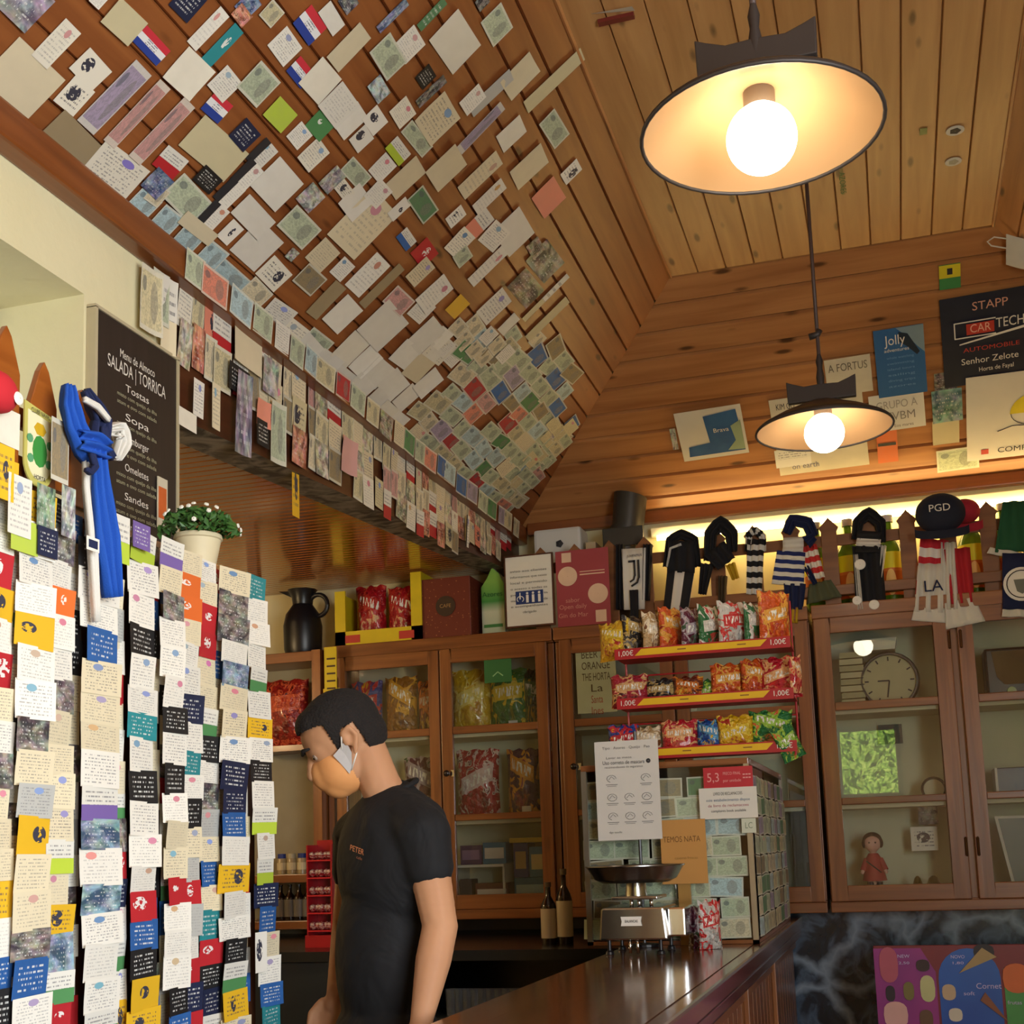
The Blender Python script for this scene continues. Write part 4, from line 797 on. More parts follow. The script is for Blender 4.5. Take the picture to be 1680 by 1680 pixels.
# green bag
p = atY(806, 1033, 5.72); t = thing('tea_bag', 'green and white packet with arched top', 'packet', (p.x, 5.78, ZT)); x = p.x; a = .058
MB().prism([(x-a, 5.76, ZT), (x+a, 5.76, ZT), (x+a, 5.76, ZT+.25), (x+a*.6, 5.76, ZT+.30), (x, 5.76, ZT+.335), (x-a*.5, 5.76, ZT+.28), (x-a, 5.76, ZT+.24)], (0, .06, 0)).build('packet', mk('green_packet', lambda b: b.ramp(b.m('FRACT', b.m('MULTIPLY', b.v, 3.)), [(.0, rgb('a9b89a')), (.35, rgb('c4c8ae')), (.5, rgb('3f8a3c')), (.8, rgb('7fae4a'))]), .5), t, bevel=.004)
txt('Azores', (x, 5.757, ZT+.2), XD, (0, 0, 1), .035, plain('1f5a28'), t); MB().box(x-a*.8, x+a*.8, 5.756, 5.758, ZT+.04, ZT+.055).build('green_band', plain('3a7a3c'), t)
# framed notice
def board(x0, y0, x1, y1, Y, name, label, cat, mat, frame=None):
    a, b = atY(x0, y0, Y), atY(x1, y1, Y); t = thing(name, label, cat, ((a.x+b.x)/2, Y, b.z)); X0, X1, z0, z1 = a.x, b.x, b.z, a.z
    if frame:
        MB().box(X0-.008, X1+.008, Y, Y+.012, z0-.008, z1+.008).build('frame', frame, t)
    MB().box(X0, X1, Y-.003, Y, z0, z1).build('sheet', mat, t)
    return t, X0, X1, z0, z1
t, X0, X1, z0, z1 = board(829, 916, 908, 1022, 5.66, 'framed_notice', 'white printed notice with blue pictogram strip, framed', 'notice', WPP, W_DARK); c = (X0+X1)/2; hh = z1-z0
for i in range(9): txt(('aviso aos clientes', 'informamos que neste', 'local e permitido', 'o acesso a todas as', 'pessoas com', 'mobilidade reduzida', 'e acompanhantes', 'obrigado', '')[i], (c, 5.656, z1-.07-.028*i), XD, (0, 0, 1), .016, plain('5f5c54'), t, maxw=(X1-X0)*(.8 if i < 7 else .3)) if i < 8 else None
b0 = z0+.10; MB().box(c-.065, c+.068, 5.654, 5.657, b0, b0+.062).build('blue_panel', plain('17306a'), t)
m = MB()
for i, u in enumerate((-.008, .02, .05)): m.lathe((c+u, 5.652, b0+.05), [(.006, 0), (.001, .001)], 10, 0, False, (0, -1, 0)); m.box(c+u-.006, c+u+.006, 5.652, 5.654, b0+.006, b0+.042)
m.tube([(c-.042+.016*math.cos(q*.5), 5.653, b0+.024+.014*math.sin(q*.5)) for q in range(-2, 9)], .002, 5); m.box(c-.046, c-.041, 5.652, 5.654, b0+.024, b0+.055); m.build('pictograms', WHT, t)
# red round dot poster
RED2 = mk('dusty_red_poster', lambda b: b.mix(b.noise(b.ob, 5.), rgb('8e3036'), rgb('a2424a')), .5)
t, X0, X1, z0, z1 = board(911, 906, 1003, 1022, 5.665, 'poster', 'dusty red poster with three pale circles beside the framed notice', 'poster', RED2); hh = z1-z0; wd = X1-X0; CP = plain('d8b89c', .6)
for nm_, u, v, r in (('pale_circle', .22, .66, .046), ('pale_circle', .78, .40, .047)): MB().lathe((X0+wd*u, 5.661, z0+hh*v), [(r, 0), (r, .001), (.001, .001)], 28, 0, False, (0, -1, 0)).build(nm_, CP, t)
MB().box(X0+.03, X0+.075, 5.66, 5.662, z1-.055, z1-.01).build('pale_square', CP, t); MB().box(X1-.07, X1-.02, 5.66, 5.662, z0+.01, z0+.065).build('pale_square', CP, t)
for i, (u, q) in enumerate(((.08, .05), (.06, .09), (.1, .12))): txt(('Gin do Mar', 'Open daily', 'sabor')[i], (X0+wd*.3, 5.66, z0+q), XD, (0, .0, 1), .03, plain('c88878'), t)
MB().box(X0+wd*.45, X1-.02, 5.66, 5.662, z0+hh*.66, z0+hh*.675).build('pale_line', CP, t); MB().box(X0+wd*.45, X1-.02, 5.66, 5.662, z0+hh*.70, z0+hh*.71).build('pale_line', CP, t)
# white appliance, beige box, dark hood
p = atY(918, 905, 5.9); t = thing('router_box', 'white rounded plastic box with small dark emblem behind the fence', 'appliance', (p.x, 5.92, 2.78))
MB().box(p.x-.118, p.x+.118, 5.86, 6.02, 2.466, 2.985).build('case', plain('cfccc6', .4, 0, .03), t, bevel=.015)
MB().lathe((p.x+.012, 5.857, 2.905), [(.02, 0), (.001, .002)], 5, 0, False, (0, -1, 0)).build('emblem', INK, t)
o = MB().box(p.x+.14, p.x+.19, 5.86, 5.98, 2.466, 2.90).build('beige_carton', plain('b9a380', .7), None, bevel=.004); tag(o, 'narrow beige carton right of the white plastic box', 'box')
p = atY(1018, 835, 5.84); HD = mk('dull_dark_metal', lambda b: b.mix(b.noise(b.ob, 6.), rgb('37342f'), rgb('4d4a45')), .45, .4)
t = thing('fan_duct', 'bent dark grey metal hood standing behind the fence', 'duct', (p.x, 5.9, 2.466)); m = MB()
m.loft([[V((p.x+dx+rx*math.cos(k*PI/8), 5.9+.09*math.sin(k*PI/8), z+tz*math.cos(k*PI/8))) for k in range(16)] for dx, rx, z, tz in ((.0, .10, 2.47, 0), (-.01, .10, 2.80, 0), (.0, .095, 2.93, -.0), (.02, .075, 2.965, -.01), (.04, .078, 3.115, -.02))]); m.build('hood', HD, t, smooth=True)
MB().box(p.x-.085, p.x+.11, 5.80, 5.815, 2.85, 2.94).build('front_plate', HD, t, bevel=.003)
# bottles behind the fence
def bottle(c, h, r, mat, lab, label, group=None, cap=None, boxy=False, name='bottle'):
    t = thing(name, label, 'bottle', c, group)
    MB().lathe(c, [(.001, 0), (r, 0), (r*1.03, .01), (r*1.03, h*.60), (r*.85, h*.67), (r*.36, h*.78), (r*.33, h*.95), (r*.4, h*.96), (r*.4, h), (.001, h)], 18).build('glass_body', mat, t, smooth=True)
    MB().lathe(c, [(r*1.05, h*.10), (r*1.05, h*.58)], 18).build('label', lab, t, smooth=2)
    if cap: MB().lathe(c, [(r*.44, h*.93), (r*.44, h*1.01), (.001, h*1.015)], 14).build('cap', cap, t, smooth=True)
    return t
GRB = plain('5c8a1c', .12, 0, .1, Transmission_Weight=.4); LBL = mk('yellow_orange_label', lambda b: b.mix(b.m('MULTIPLY', ell(b, .75, .3, .06, .3), 1.), b.ramp(b.v, [(0, rgb('b85a14')), (.55, rgb('c8702a')), (.62, rgb('d8d61c'))], True), rgb('e8c070')), .5)
for i, (x, y) in enumerate(((1341, 0), (1394, 0), (1460, 0), (1597, 0), (1652, 0))):
    px = atY(x, 920, 5.87).x; bottle((px, 5.87, 2.467), .41, .058, GRB, LBL, f'green bottle with yellow label behind the fence, {ord_(i+1)} from left', 'green bottles behind the fence', plain('d8d4c8'))

# ================================================================ SCARVES, CAPS AND FLAGS
def cloth(c1, c2=None, sc=0, rough=.85, vert=False, sharp=.5):
    A1 = rgb(c1); B1 = rgb(c2 or c1)
    def f(b):
        w_ = b.noise(b.vec(b.m('MULTIPLY', b.u, 120.), b.m('MULTIPLY', b.v, 160.)), 1., 1.)
        b.bump(w_, .3, .003)
        if c2 is None: return b.mix(b.m('MULTIPLY', w_, .25), A1, tuple(x*.4 for x in A1))
        s_ = b.m('GREATER_THAN', b.m('FRACT', b.m('MULTIPLY', b.u if vert else b.v, float(sc))), sharp); return b.mix(s_, A1, B1)
    return mk(f'cloth_{c1}_{c2}_{sc}_{vert}_{sharp}', f, rough)
def drape(m, path, wds, nrm=(0, -1, 0), th=.010, folds=2.5, mi=0, amp=.009):
    """a hanging band of cloth: path of centre points, width at each, gentle folds"""
    path = [V(p) for p in path]; P = []; W = []
    for i in range(len(path)-1):
        for k in range(5): P.append(path[i].lerp(path[i+1], k/5)); W.append(wds[i]+(wds[i+1]-wds[i])*k/5)
    P.append(path[-1]); W.append(wds[-1]); nrm = V(nrm); rings = []
    for i, p in enumerate(P):
        t = (P[min(i+1, len(P)-1)]-P[max(i-1, 0)]).normalized(); sd = t.cross(nrm).normalized(); r = []
        for k in range(17):
            u = k/16-.5; r.append(p+sd*(u*W[i])+nrm*(th*.5+amp*math.sin(u*folds*2*PI+i*.15)*min(1, W[i]/.03)))
        for k in range(16, -1, -1):
            u = k/16-.5; r.append(p+sd*(u*W[i])+nrm*(-th*.5+amp*math.sin(u*folds*2*PI+i*.15)*min(1, W[i]/.03)))
        rings.append(r)
    m.loft(rings, mi, True); return m
FY = 5.69
def f3(*pts, Y=FY): return [atY(x, y, Y) for x, y in pts]
def scarf(name, label, cat, pieces, pt, Y=FY, texts=()):
    t = thing(name, label, cat, atY(*pt, Y))
    for i, (nm_, mat, pts, wpx, dy, kw) in enumerate(pieces):
        P = f3(*pts, Y=Y-dy); k = Y/2100*1.03; m = MB(); drape(m, P, [w_*k for w_ in wpx], **kw); m.build(nm_, mat, t, smooth=2)
    return t
BK = cloth('14141a'); WH = cloth('dcd8ce'); NV = cloth('14204a'); RD = cloth('b8202c'); GN = cloth('1d5a3a'); YL = cloth('c9a21c'); BW = cloth('16161a', 'dcd8ce', 5); BWV = cloth('16161a', 'dcd8ce', 3, vert=True)
NW = cloth('1c2a68', 'e0dccf', 4); LBLUE = cloth('1250a8'); RW = cloth('c22434', 'e4dcd8', 3)
t = scarf('football_scarf', 'black and white striped scarf with two stroke crest, leftmost on fence', 'scarf', [('stripe', BK, [(1018, 893), (1018, 1000)], [14, 14], 0, {}), ('stripe', BK, [(1063, 893), (1060, 985)], [14, 12], 0, {}), ('panel', WH, [(1040, 900), (1041, 1000)], [40, 34], .006, dict(amp=.002)), ('tail', BK, [(1040, 968), (1042, 1040)], [14, 12], .016, dict(amp=.002))], (1040, 1000))
c = atY(1042, 938, FY-.02); m = MB()
m.box(c.x-.03, c.x+.0, c.y-.001, c.y, c.z+.045, c.z+.055).box(c.x-.006, c.x+.003, c.y-.001, c.y, c.z-.02, c.z+.055); m.tube([(c.x-.002, c.y, c.z-.015), (c.x-.008, c.y, c.z-.035), (c.x-.026, c.y, c.z-.045)], .0045, 6)
m.box(c.x+.012, c.x+.022, c.y-.001, c.y, c.z-.03, c.z+.055); m.tube([(c.x+.017, c.y, c.z-.025), (c.x+.008, c.y, c.z-.05), (c.x-.02, c.y, c.z-.066)], .005, 6); m.build('crest', INK, t)
txt('JUVENTUS', c+V((0, 0, .075)), XD, (0, 0, 1), .016, INK, t, maxw=.07)
scarf('football_scarf', 'black scarf with white striped ends and looped top', 'scarf', [('loop', BK, [(1095, 930), (1100, 885), (1118, 876), (1138, 885), (1143, 930)], [16, 16, 16, 16, 16], 0, {}), ('tail', BK, [(1119, 888), (1117, 940)], [46, 44], .01, {}), ('striped_end', BWV, [(1117, 938), (1108, 1005)], [44, 40], .011, dict(amp=.003)), ('edge', WH, [(1094, 930), (1100, 900), (1118, 893)], [3, 4, 4], .02, {})], (1118, 1000))
scarf('knitted_scarf', 'bunched black and yellow cloth between two striped scarves', 'scarf', [('loop', BK, [(1163, 920), (1166, 875), (1182, 858), (1200, 875), (1202, 905)], [18, 22, 24, 22, 16], 0, {}), ('knot', BK, [(1172, 900), (1192, 925)], [40, 34], .012, {}), ('tail', BK, [(1160, 925), (1152, 975)], [20, 12], .01, {}), ('patch', YL, [(1198, 925), (1207, 950)], [16, 12], .004, {}), ('hanging_end', cloth('4a3a22'), [(1186, 945), (1184, 990)], [14, 10], .004, {})], (1182, 970))
scarf('football_scarf', 'narrow black and white barred scarf on the fence', 'scarf', [('loop', BW, [(1226, 905), (1229, 876), (1240, 870), (1251, 880), (1252, 905)], [10, 12, 12, 12, 10], 0, {}), ('tail', BW, [(1240, 885), (1237, 975)], [26, 24], .01, {})], (1240, 975))
scarf('football_scarf', 'white blue and yellow scarf knotted at the rack corner', 'scarf', [('loop', NV, [(1290, 875), (1300, 853), (1325, 858), (1334, 880)], [16, 20, 20, 18], 0, {}), ('knot', WH, [(1284, 900), (1318, 900)], [36, 40], .012, {}), ('bars', NW, [(1298, 905), (1292, 960)], [44, 50], .02, dict(amp=.004)), ('blue_end', NV, [(1304, 958), (1303, 1000)], [34, 26], .018, {}), ('yellow_end', YL, [(1303, 998), (1301, 1022)], [16, 14], .018, {}), ('side_flap', NV, [(1322, 890), (1336, 880)], [24, 14], .014, {})], (1300, 1000))
scarf('pennant', 'small bunch of coloured ribbons with badge right of blue scarf', 'pennant', [('ribbon', cloth('c8302c', 'e8e0d0', 3), [(1328, 895), (1340, 950)], [22, 26], .0, {}), ('band', NV, [(1322, 930), (1338, 958)], [10, 8], .012, {}), ('dry_tuft', cloth('55583c'), [(1345, 955), (1352, 985)], [34, 56], .004, dict(folds=3))], (1345, 980))
t = scarf('football_scarf', 'thick knotted black and white scarf with badge by the middle door', 'scarf', [('loop', BK, [(1404, 885), (1408, 856), (1425, 842), (1444, 858), (1447, 890)], [14, 18, 20, 18, 12], 0, {}), ('knot', BWV, [(1405, 888), (1445, 890)], [36, 34], .014, {}), ('tail', BK, [(1422, 895), (1430, 1008)], [44, 46], .006, {}), ('white_edge', WH, [(1404, 910), (1412, 1000)], [7, 8], .014, {}), ('white_flap', WH, [(1448, 895), (1442, 960)], [12, 8], .0, {})], (1425, 1008))
for (x, y, r) in ((1411, 926, .024), (1406, 985, .02), (1434, 992, .022)):
    c = atY(x, y, FY-.022); MB().lathe(c, [(r, 0), (r*.9, .003), (.001, .004)], 18, 0, False, (0, -1, 0)).build('white_patch', WHT, t)
t = scarf('football_scarf', 'red and white fringed scarf hanging below the dark cap', 'scarf', [('left_end', RW, [(1533, 885), (1528, 930), (1524, 1000)], [42, 40, 44], .004, {}), ('left_white', WH, [(1529, 925), (1525, 1005)], [40, 44], .013, {}), ('right_red', RD, [(1570, 900), (1580, 990)], [38, 34], .01, {}), ('white_middle', WH, [(1556, 890), (1558, 1000)], [22, 26], .016, {}), ('left_fringe', WH, [(1525, 998), (1523, 1020)], [44, 50], .014, dict(amp=.003)), ('right_fringe', WH, [(1574, 985), (1584, 1026)], [44, 58], .013, dict(amp=.004))], (1555, 1020))
txt('LA', atY(1531, 962, FY-.032), XD, (0, 0, 1), .07, NV, t)
def cap(px, py, col, label, txt_=None, s=1., Y=FY-.06, flat=1.):
    c = atY(px, py, Y); t = thing('baseball_cap', label, 'cap', c)
    blob('crown', [('e', c+V((0, 0, .015)), V((.105*s, 0, 0)), V((0, .07, 0)), V((0, 0, .088*s)))], col, t, .01, 3)
    m = MB(); m.loft([[c+V((x_*s, y_-.03, -.05*s+z_)) for x_, y_, z_ in [(.11*math.cos(k*PI/10), -.02*math.sin(k*PI/10), q-.02*math.sin(k*PI/10)) for k in range(11)]] for q in (-.035, .0)], 0, False, False); m.build('brim', col, t, smooth=2)
    if txt_: txt(txt_, c+V((-.005, -.078, .02)), XD, (0, .1, 1), .045*s, WHT, t)
    return t
cap(1543, 848, cloth('161c30'), 'dark navy cap with white letters on a picket', 'PGD')
cap(1583, 845, cloth('a81e34'), 'red cap behind the dark navy cap', None, .62, FY+.14 if False else FY-.005)
t = scarf('flag', 'dark green cloth with white fringe at the right edge', 'flag', [('cloth', GN, [(1668, 822), (1672, 905)], [40, 70], 0, dict(folds=2)), ('fringe', WH, [(1665, 905), (1663, 915)], [72, 78], .006, {})], (1668, 905))
t = scarf('pennant', 'navy pennant with white round crest at the right edge', 'pennant', [('cloth', NV, [(1678, 908), (1676, 1000)], [58, 54], .02, dict(amp=.003)), ('fringe', WH, [(1676, 1000), (1676, 1012)], [54, 56], .02, {})], (1676, 1000))
c = atY(1676, 958, FY-.036)
MB().lathe(c, [(.072, 0), (.072, .002), (.001, .002)], 28, 0, False, (0, -1, 0)).build('crest', WHT, t); MB().tube([c+V((.058*math.cos(a*PI/12), -.004, .058*math.sin(a*PI/12))) for a in range(25)], .002, 5).build('crest_ring', INK, t)
MB().prism([c+V((-.03, -.003, .02)), c+V((.03, -.003, .02)), c+V((.02, -.003, -.03)), c+V((0, -.003, -.042)), c+V((-.02, -.003, -.03))], (0, -.002, 0)).build('crest_shield', plain('6a6e62'), t)
# ================================================================ LEFT SIDE: CHALKBOARD, PENNANT, SCARF, PLANT
ZU = V((0, 0, 1)); BX = XL+.022
t = thing('chalkboard', 'tall black menu board with white lettering on the left wall', 'menu board', (BX, 2.635, 2.1))
MB().box(XL+.001, BX, 2.462, 2.808, 2.13, 2.74).build('board', mk('board_black', lambda b: b.mix(b.noise(b.vec(b.m('MULTIPLY', b.u, 3.), b.m('MULTIPLY', b.v, 40.)), 1.), rgb('1e1815'), rgb('352a25')), .55), t)
MB().box(XL+.001, BX+.004, 2.808, 2.818, 2.13, 2.742).box(XL+.001, BX+.004, 2.452, 2.462, 2.13, 2.742).box(XL+.001, BX+.004, 2.452, 2.818, 2.74, 2.748).build('frame', plain('b9ad8c', .6), t)
CHK = plain('ded8cc', .7); CHY = plain('a8a585', .7)
def bl(s, z, sz, mt=CHK, mw=None, y=2.63): txt(s, (BX, y, z), YD, ZU, sz, mt, t, maxw=mw)
bl('Menu de Almoco', 2.665, .03, CHK, .15); bl('SALADA | TORRICA', 2.63, .045, CHK, .25)
zz = 2.585
for a_, n_ in (('Tostas', 2), ('Sopa', 1), ('Hamburger', 2), ('Omeletes', 2), ('Sandes', 2), ('Pratos do dia', 2), ('Bebidas', 1)):
    bl(a_, zz, .026, CHK, .10); zz -= .022
    for k in range(n_): bl(('misto com queijo da ilha', 'atum e ovo com salada')[k], zz, .014, CHY, .17); zz -= .019
    zz -= .012
p = atX(263, 820, BX); t = thing('paper_note', 'narrow orange and cream leaflet at the lower right of the menu board', 'leaflet', p)
MB().box(BX+.004, BX+.007, p.y-.022, p.y+.022, p.z-.075, p.z+.055).build('sheet', CRM, t); MB().box(BX+.007, BX+.008, p.y-.019, p.y+.016, p.z-.05, p.z+.03).build('orange_print', plain('c8602a'), t)
# fence on top of the partition
t = thing('picket_fence', 'varnished picket fence with sharp tips above the hanging cards on left', 'fence', (XC-.02, 1.8, 2.083))
WV = wood('varnished_picket', '7a3c12', 'a55e24', .28, .2, 20., .4)
for (px, py) in ((2, 535), (64, 595), (127, 640)):
    q = atX(px, py, XC-.02); y, z = q.y, q.z; a = .036
    MB().prism([(XC-.02, y-a, 2.084), (XC-.02, y+a, 2.084), (XC-.02, y+a, z-.075), (XC-.02, y+a*.35, z-.015), (XC-.02, y, z), (XC-.02, y-a*.35, z-.02), (XC-.02, y-a, z-.085)], (.012, 0, 0)).build('picket', WV, t, bevel=.002)
for z0 in (2.105, 2.19): MB().box(XC-.036, XC-.021, 1.3, 1.99, z0, z0+.035).build('rail', WV, t, bevel=.003)
# pennant with crest
px0 = lambda x, y, o=.004: atX(x, y, XC+o)
t = thing('pennant', 'cream pennant with green turtle shaped crest hanging from left picket', 'pennant', px0(68, 655))
a, b = px0(42, 655), px0(90, 672); w_ = (b.y-a.y); zc = a.z
out = [(a.y, a.z), (b.y, a.z-.01)]+[((a.y+b.y)/2+w_/2*math.cos(k*PI/12), a.z-.10-w_*.55*math.sin(k*PI/12)) for k in range(13)]
MB().prism([(XC, y, z) for y, z in out], (.003, 0, 0)).build('border', plain('b8b05a', .7), t)
cy, cz = (a.y+b.y)/2, a.z-.075
MB().prism([(XC+.003, cy+(y-cy)*.8, cz+(z-cz)*.82) for y, z in out], (.001, 0, 0)).build('cloth', plain('e0dab0', .7), t)
MB().prism([(XC+.004, cy+.019*math.cos(k*PI/6), cz-.005+.028*math.sin(k*PI/6)) for k in range(12)], (.001, 0, 0)).build('green_crest', plain('3a8a3c'), t)
m = MB()
for u, v in ((-.026, .012), (.026, .012), (-.024, -.022), (.024, -.022)): m.prism([(XC+.004, cy+u+.008*math.cos(k*PI/4), cz+v+.008*math.sin(k*PI/4)) for k in range(8)], (.001, 0, 0))
m.build('green_limbs', plain('5a9a6c'), t); MB().prism([(XC+.004, cy+.016*math.cos(k*PI/3), cz+.034+.012*math.sin(k*PI/3)) for k in range(6)], (.001, 0, 0)).build('gold_crown', plain('c8a020'), t)
txt('CLUBE NAVAL', (XC+.0045, cy, cz+.062), YD, ZU, .012, INK, t, maxw=.05); txt('HORTA', (XC+.0045, cy, cz-.052), YD, ZU, .011, INK, t, maxw=.03)
# red cap at the left edge
c = atX(-8, 642, XC+.04); t = thing('baseball_cap', 'red cap with white mark at the left picture edge', 'cap', c)
blob('crown', [('e', c, V((.03, 0, 0)), V((0, .045, 0)), V((0, 0, .036)))], cloth('c4202c'), t, .008, 3)
MB().lathe(c+V((.027, .022, -.008)), [(.001, .003), (.009, .002), (.011, 0)], 16, 0, False, (1, 0, 0)).build('white_mark', WHT, t)
# blue scarf
t = thing('football_scarf', 'bright blue and white scarf knotted on the left fence', 'scarf', px0(150, 740, .04))
def L3(pts, o): return [atX(x, y, XC+o) for x, y in pts]
def dr(nm_, mat, pts, wpx, o, **k): m = MB(); drape(m, L3(pts, o), [w_*.00118 for w_ in wpx], nrm=(1, -.15, 0), **k); m.build(nm_, mat, t, smooth=2)
BL = cloth('1150b4')
dr('blue_loop', BL, [(112, 632), (113, 665), (122, 700), (138, 735), (150, 750)], [16, 34, 36, 34, 26], .04)
dr('navy_fold', NV, [(140, 640), (152, 665), (165, 690), (160, 730)], [12, 26, 34, 30], .03)
dr('white_fold', WH, [(138, 655), (160, 668), (178, 690)], [8, 10, 8], .05, amp=.002)
dr('knot', BL, [(135, 722), (158, 728), (176, 740)], [34, 40, 30], .055)
dr('blue_tail', BL, [(158, 735), (163, 800), (174, 880), (184, 980)], [26, 38, 46, 26], .045)
dr('white_tail', WH, [(142, 745), (143, 800), (150, 870), (158, 1020)], [14, 16, 16, 10], .035, amp=.003)
dr('white_bunch', WH, [(178, 706), (196, 705), (200, 725), (190, 752)], [18, 28, 28, 14], .02)
dr('navy_bunch', NV, [(170, 700), (172, 730), (185, 752)], [10, 16, 12], .045, amp=.003)
dr('navy_loop', NV, [(150, 742), (156, 765), (148, 775), (141, 770)], [8, 10, 8, 6], .06, amp=.002)
p = atX(153, 893, XC+.058); MB().box(p.x-.001, p.x, p.y-.018, p.y+.018, p.z-.012, p.z+.012).build('white_patch', WHT, t); MB().box(p.x, p.x+.001, p.y-.013, p.y+.012, p.z-.007, p.z+.007).build('navy_mark', NV, t)
# potted plant on the partition
c = V((-1.45, atX(325, 905, -1.45).y, 2.084)); t = thing('potted_plant', 'small leafy plant with white flowers in a cream pot', 'plant', c)
MB().lathe(c, [(.001, 0), (.036, 0), (.05, .07), (.054, .072), (.052, .082), (.047, .08), (.044, .06), (.001, .06)], 24).build('pot', plain('d6caa6', .6), t, smooth=True)
MB().lathe(c, [(.045, .068), (.001, .07)], 16).build('soil', plain('2e2117', .9), t)
rr = random.Random(11); m = MB(); m2 = MB(); m3 = MB()
for i in range(480):
    th, ph, r = rr.uniform(0, 2*PI), rr.uniform(-.1, 1.45), rr.uniform(.5, 1)**.5
    q = c+V((.088*r*math.cos(th)*math.cos(ph), .088*r*math.sin(th)*math.cos(ph), .088+.055*r*math.sin(ph))); a_ = V((rr.uniform(-1, 1), rr.uniform(-1, 1), rr.uniform(-.3, 1))).normalized(); b_ = a_.orthogonal().normalized(); s_ = rr.uniform(.009, .014); nn = a_.cross(b_)*.002
    m.face([q-a_*s_, q-b_*s_*.5+nn, q+a_*s_, q+b_*s_*.5+nn])
for i in range(26):
    th, ph = rr.uniform(0, 2*PI), rr.uniform(0, 1.4); q = c+V((.094*math.cos(th)*math.cos(ph), .094*math.sin(th)*math.cos(ph), .09+.062*math.sin(ph)))
    m2.lathe(q, [(.006, -.001), (.005, .002), (.001, .003)], 6, 0, False, (q-c-V((0, 0, .08))).normalized())
for i in range(8): m3.tube([c+V((0, 0, .06)), c+V((.04*math.cos(i), .04*math.sin(i), .11))], .0015, 5)
m.build('leaves', mk('plant_leaf', lambda b: b.mix(b.noise(b.ob, 60.), rgb('20401a'), rgb('4a7c34')), .5), t); m2.build('flowers', plain('e8e8dc'), t); m3.build('stems', plain('3a5a24'), t)

# ================================================================ CABINET CONTENTS
def zb(x, y, Y=5.85): return atY(x, y, Y)
FO = {'br': foil('1c3c8c', 'c22030', 'e0a81c'), 'gd': foil('8a5a1c', 'd8a030', '5a2c14'), 'ob': foil('6a2a18', 'd07020', 'e0b040'), 'yl': foil('c8a020', 'e0c868', 'b07c10', 'e8e0b0', .2), 'gr': foil('2c6a2c', 'd8b830', '184a24'), 'dg': foil('12302a', '2a5a34', 'b8902a'),
      'rd': foil('a8182c', 'd8c0b8', '701020', sc=7.), 'pu': foil('4c1a40', 'd89a38', '8a2848'), 'wr': foil('a01c30', 'd8a870', '4c1420'), 'or': foil('c85018', 'e0a040', 'a82018'), 'bl': foil('1c4c98', '58a0d0', 'e0b848'), 'ye': foil('d8a818', 'e8c840', 'b03020'), 'gn': foil('1f7038', '9cc848', 'd8703c'),
      'rs': foil('b81c2c', 'e8b078', 'e03c34'), 'bk': foil('1c1a1c', 'b89c60', '6a6460'), 'wh': foil('c8c4bc', 'c83030', 'a8a8a0'), 'gw': foil('2a6a3c', 'd8d4c8', 'c03030'), 'cr': foil('b8986a', 'e8d8b8', '7a4a24'), 'mw': foil('5a1c34', 'a89aa0', '3c5a3c')}
S1, S2, S0 = 1.594, 2.004, 1.1905
for (x, z, wd, ht, k, pr, lab) in [(603, S2, .17, .30, 'br', 1, 'blue and red crisp bag in the left snack cabinet'), (660, S2, .17, .31, 'gd', 0, 'brown and gold crisp bag beside the blue one'), (703, S2, .10, .28, 'ob', 0, 'orange brown bag at the end of the left door shelf'),
    (776, S2, .20, .32, 'yl', 0, 'shiny gold bag in the second door of the snack cabinet'), (838, S2, .20, .31, 'gr', 1, 'green and yellow bag behind the green sticker'), (880, S2, .11, .30, 'dg', 0, 'dark green bag at right of the second door'),
    (783, S1, .22, .34, 'rd', 0, 'red and white pack of lollipops on the middle shelf'), (857, S1, .16, .33, 'pu', 1, 'purple and gold bag on the middle shelf'), (897, S1, .07, .31, 'wr', 0, 'narrow dark red bag beside the purple bag'),
    (690, S1, .18, .32, 'mw', 0, 'purple grey pack behind the man head')]:
    bag('snack_bag', (zb(x, 1250).x, 5.86, z), wd, ht, .09, FO[k], lab, group='bags in the snack cabinet', price=pr)
def carton(x0, x1, y0, y1, z, h, mat, lab, name='carton', s=None, parent=None):
    a, b = zb(x0, 1400, y0).x, zb(x1, 1400, y0).x; t = thing(name, lab, 'box', ((a+b)/2, y0, z)); MB().box(a, b, y0, y1, z, z+h).build('box', mat, t, bevel=.003)
    if s: MB().box(a+.01, b-.01, y0-.002, y0, z+h*.25, z+h*.75).build('printed_label', s, t)
    return t
carton(650, 700, 5.80, 5.95, S0, .14, plain('3a4a7a'), 'dull blue carton low behind the man neck', s=plain('a8a8b0'))
t = thing('wire_shelf', 'small white shelf insert inside the second snack door', 'shelf', (zb(795, 1400).x, 5.85, S0)); a, b = zb(750, 1400).x, zb(836, 1400).x
MB().box(a, b, 5.75, 6.0, 1.375, 1.387).build('board', plain('cfd0c0'), t)
for x in (a, b-.01): MB().box(x, x+.01, 5.76, 6.0, S0, 1.375).build('leg', plain('cfd0c0'), t)
carton(755, 790, 5.78, 5.9, 1.388, .09, plain('4a2c58'), 'purple box on the white shelf insert', s=plain('8a6a90')); carton(792, 830, 5.78, 5.9, 1.388, .10, plain('2c6a8c'), 'teal box with pale front on the white shelf insert', s=plain('c8c8c0'))
carton(778, 832, 5.77, 5.88, S0, .11, plain('5a2420'), 'brown and white chocolate box under the white shelf insert', s=plain('d8ccb8')); carton(753, 772, 5.80, 5.9, S0, .13, plain('3a3038'), 'dark narrow box in the lower left of the second door')
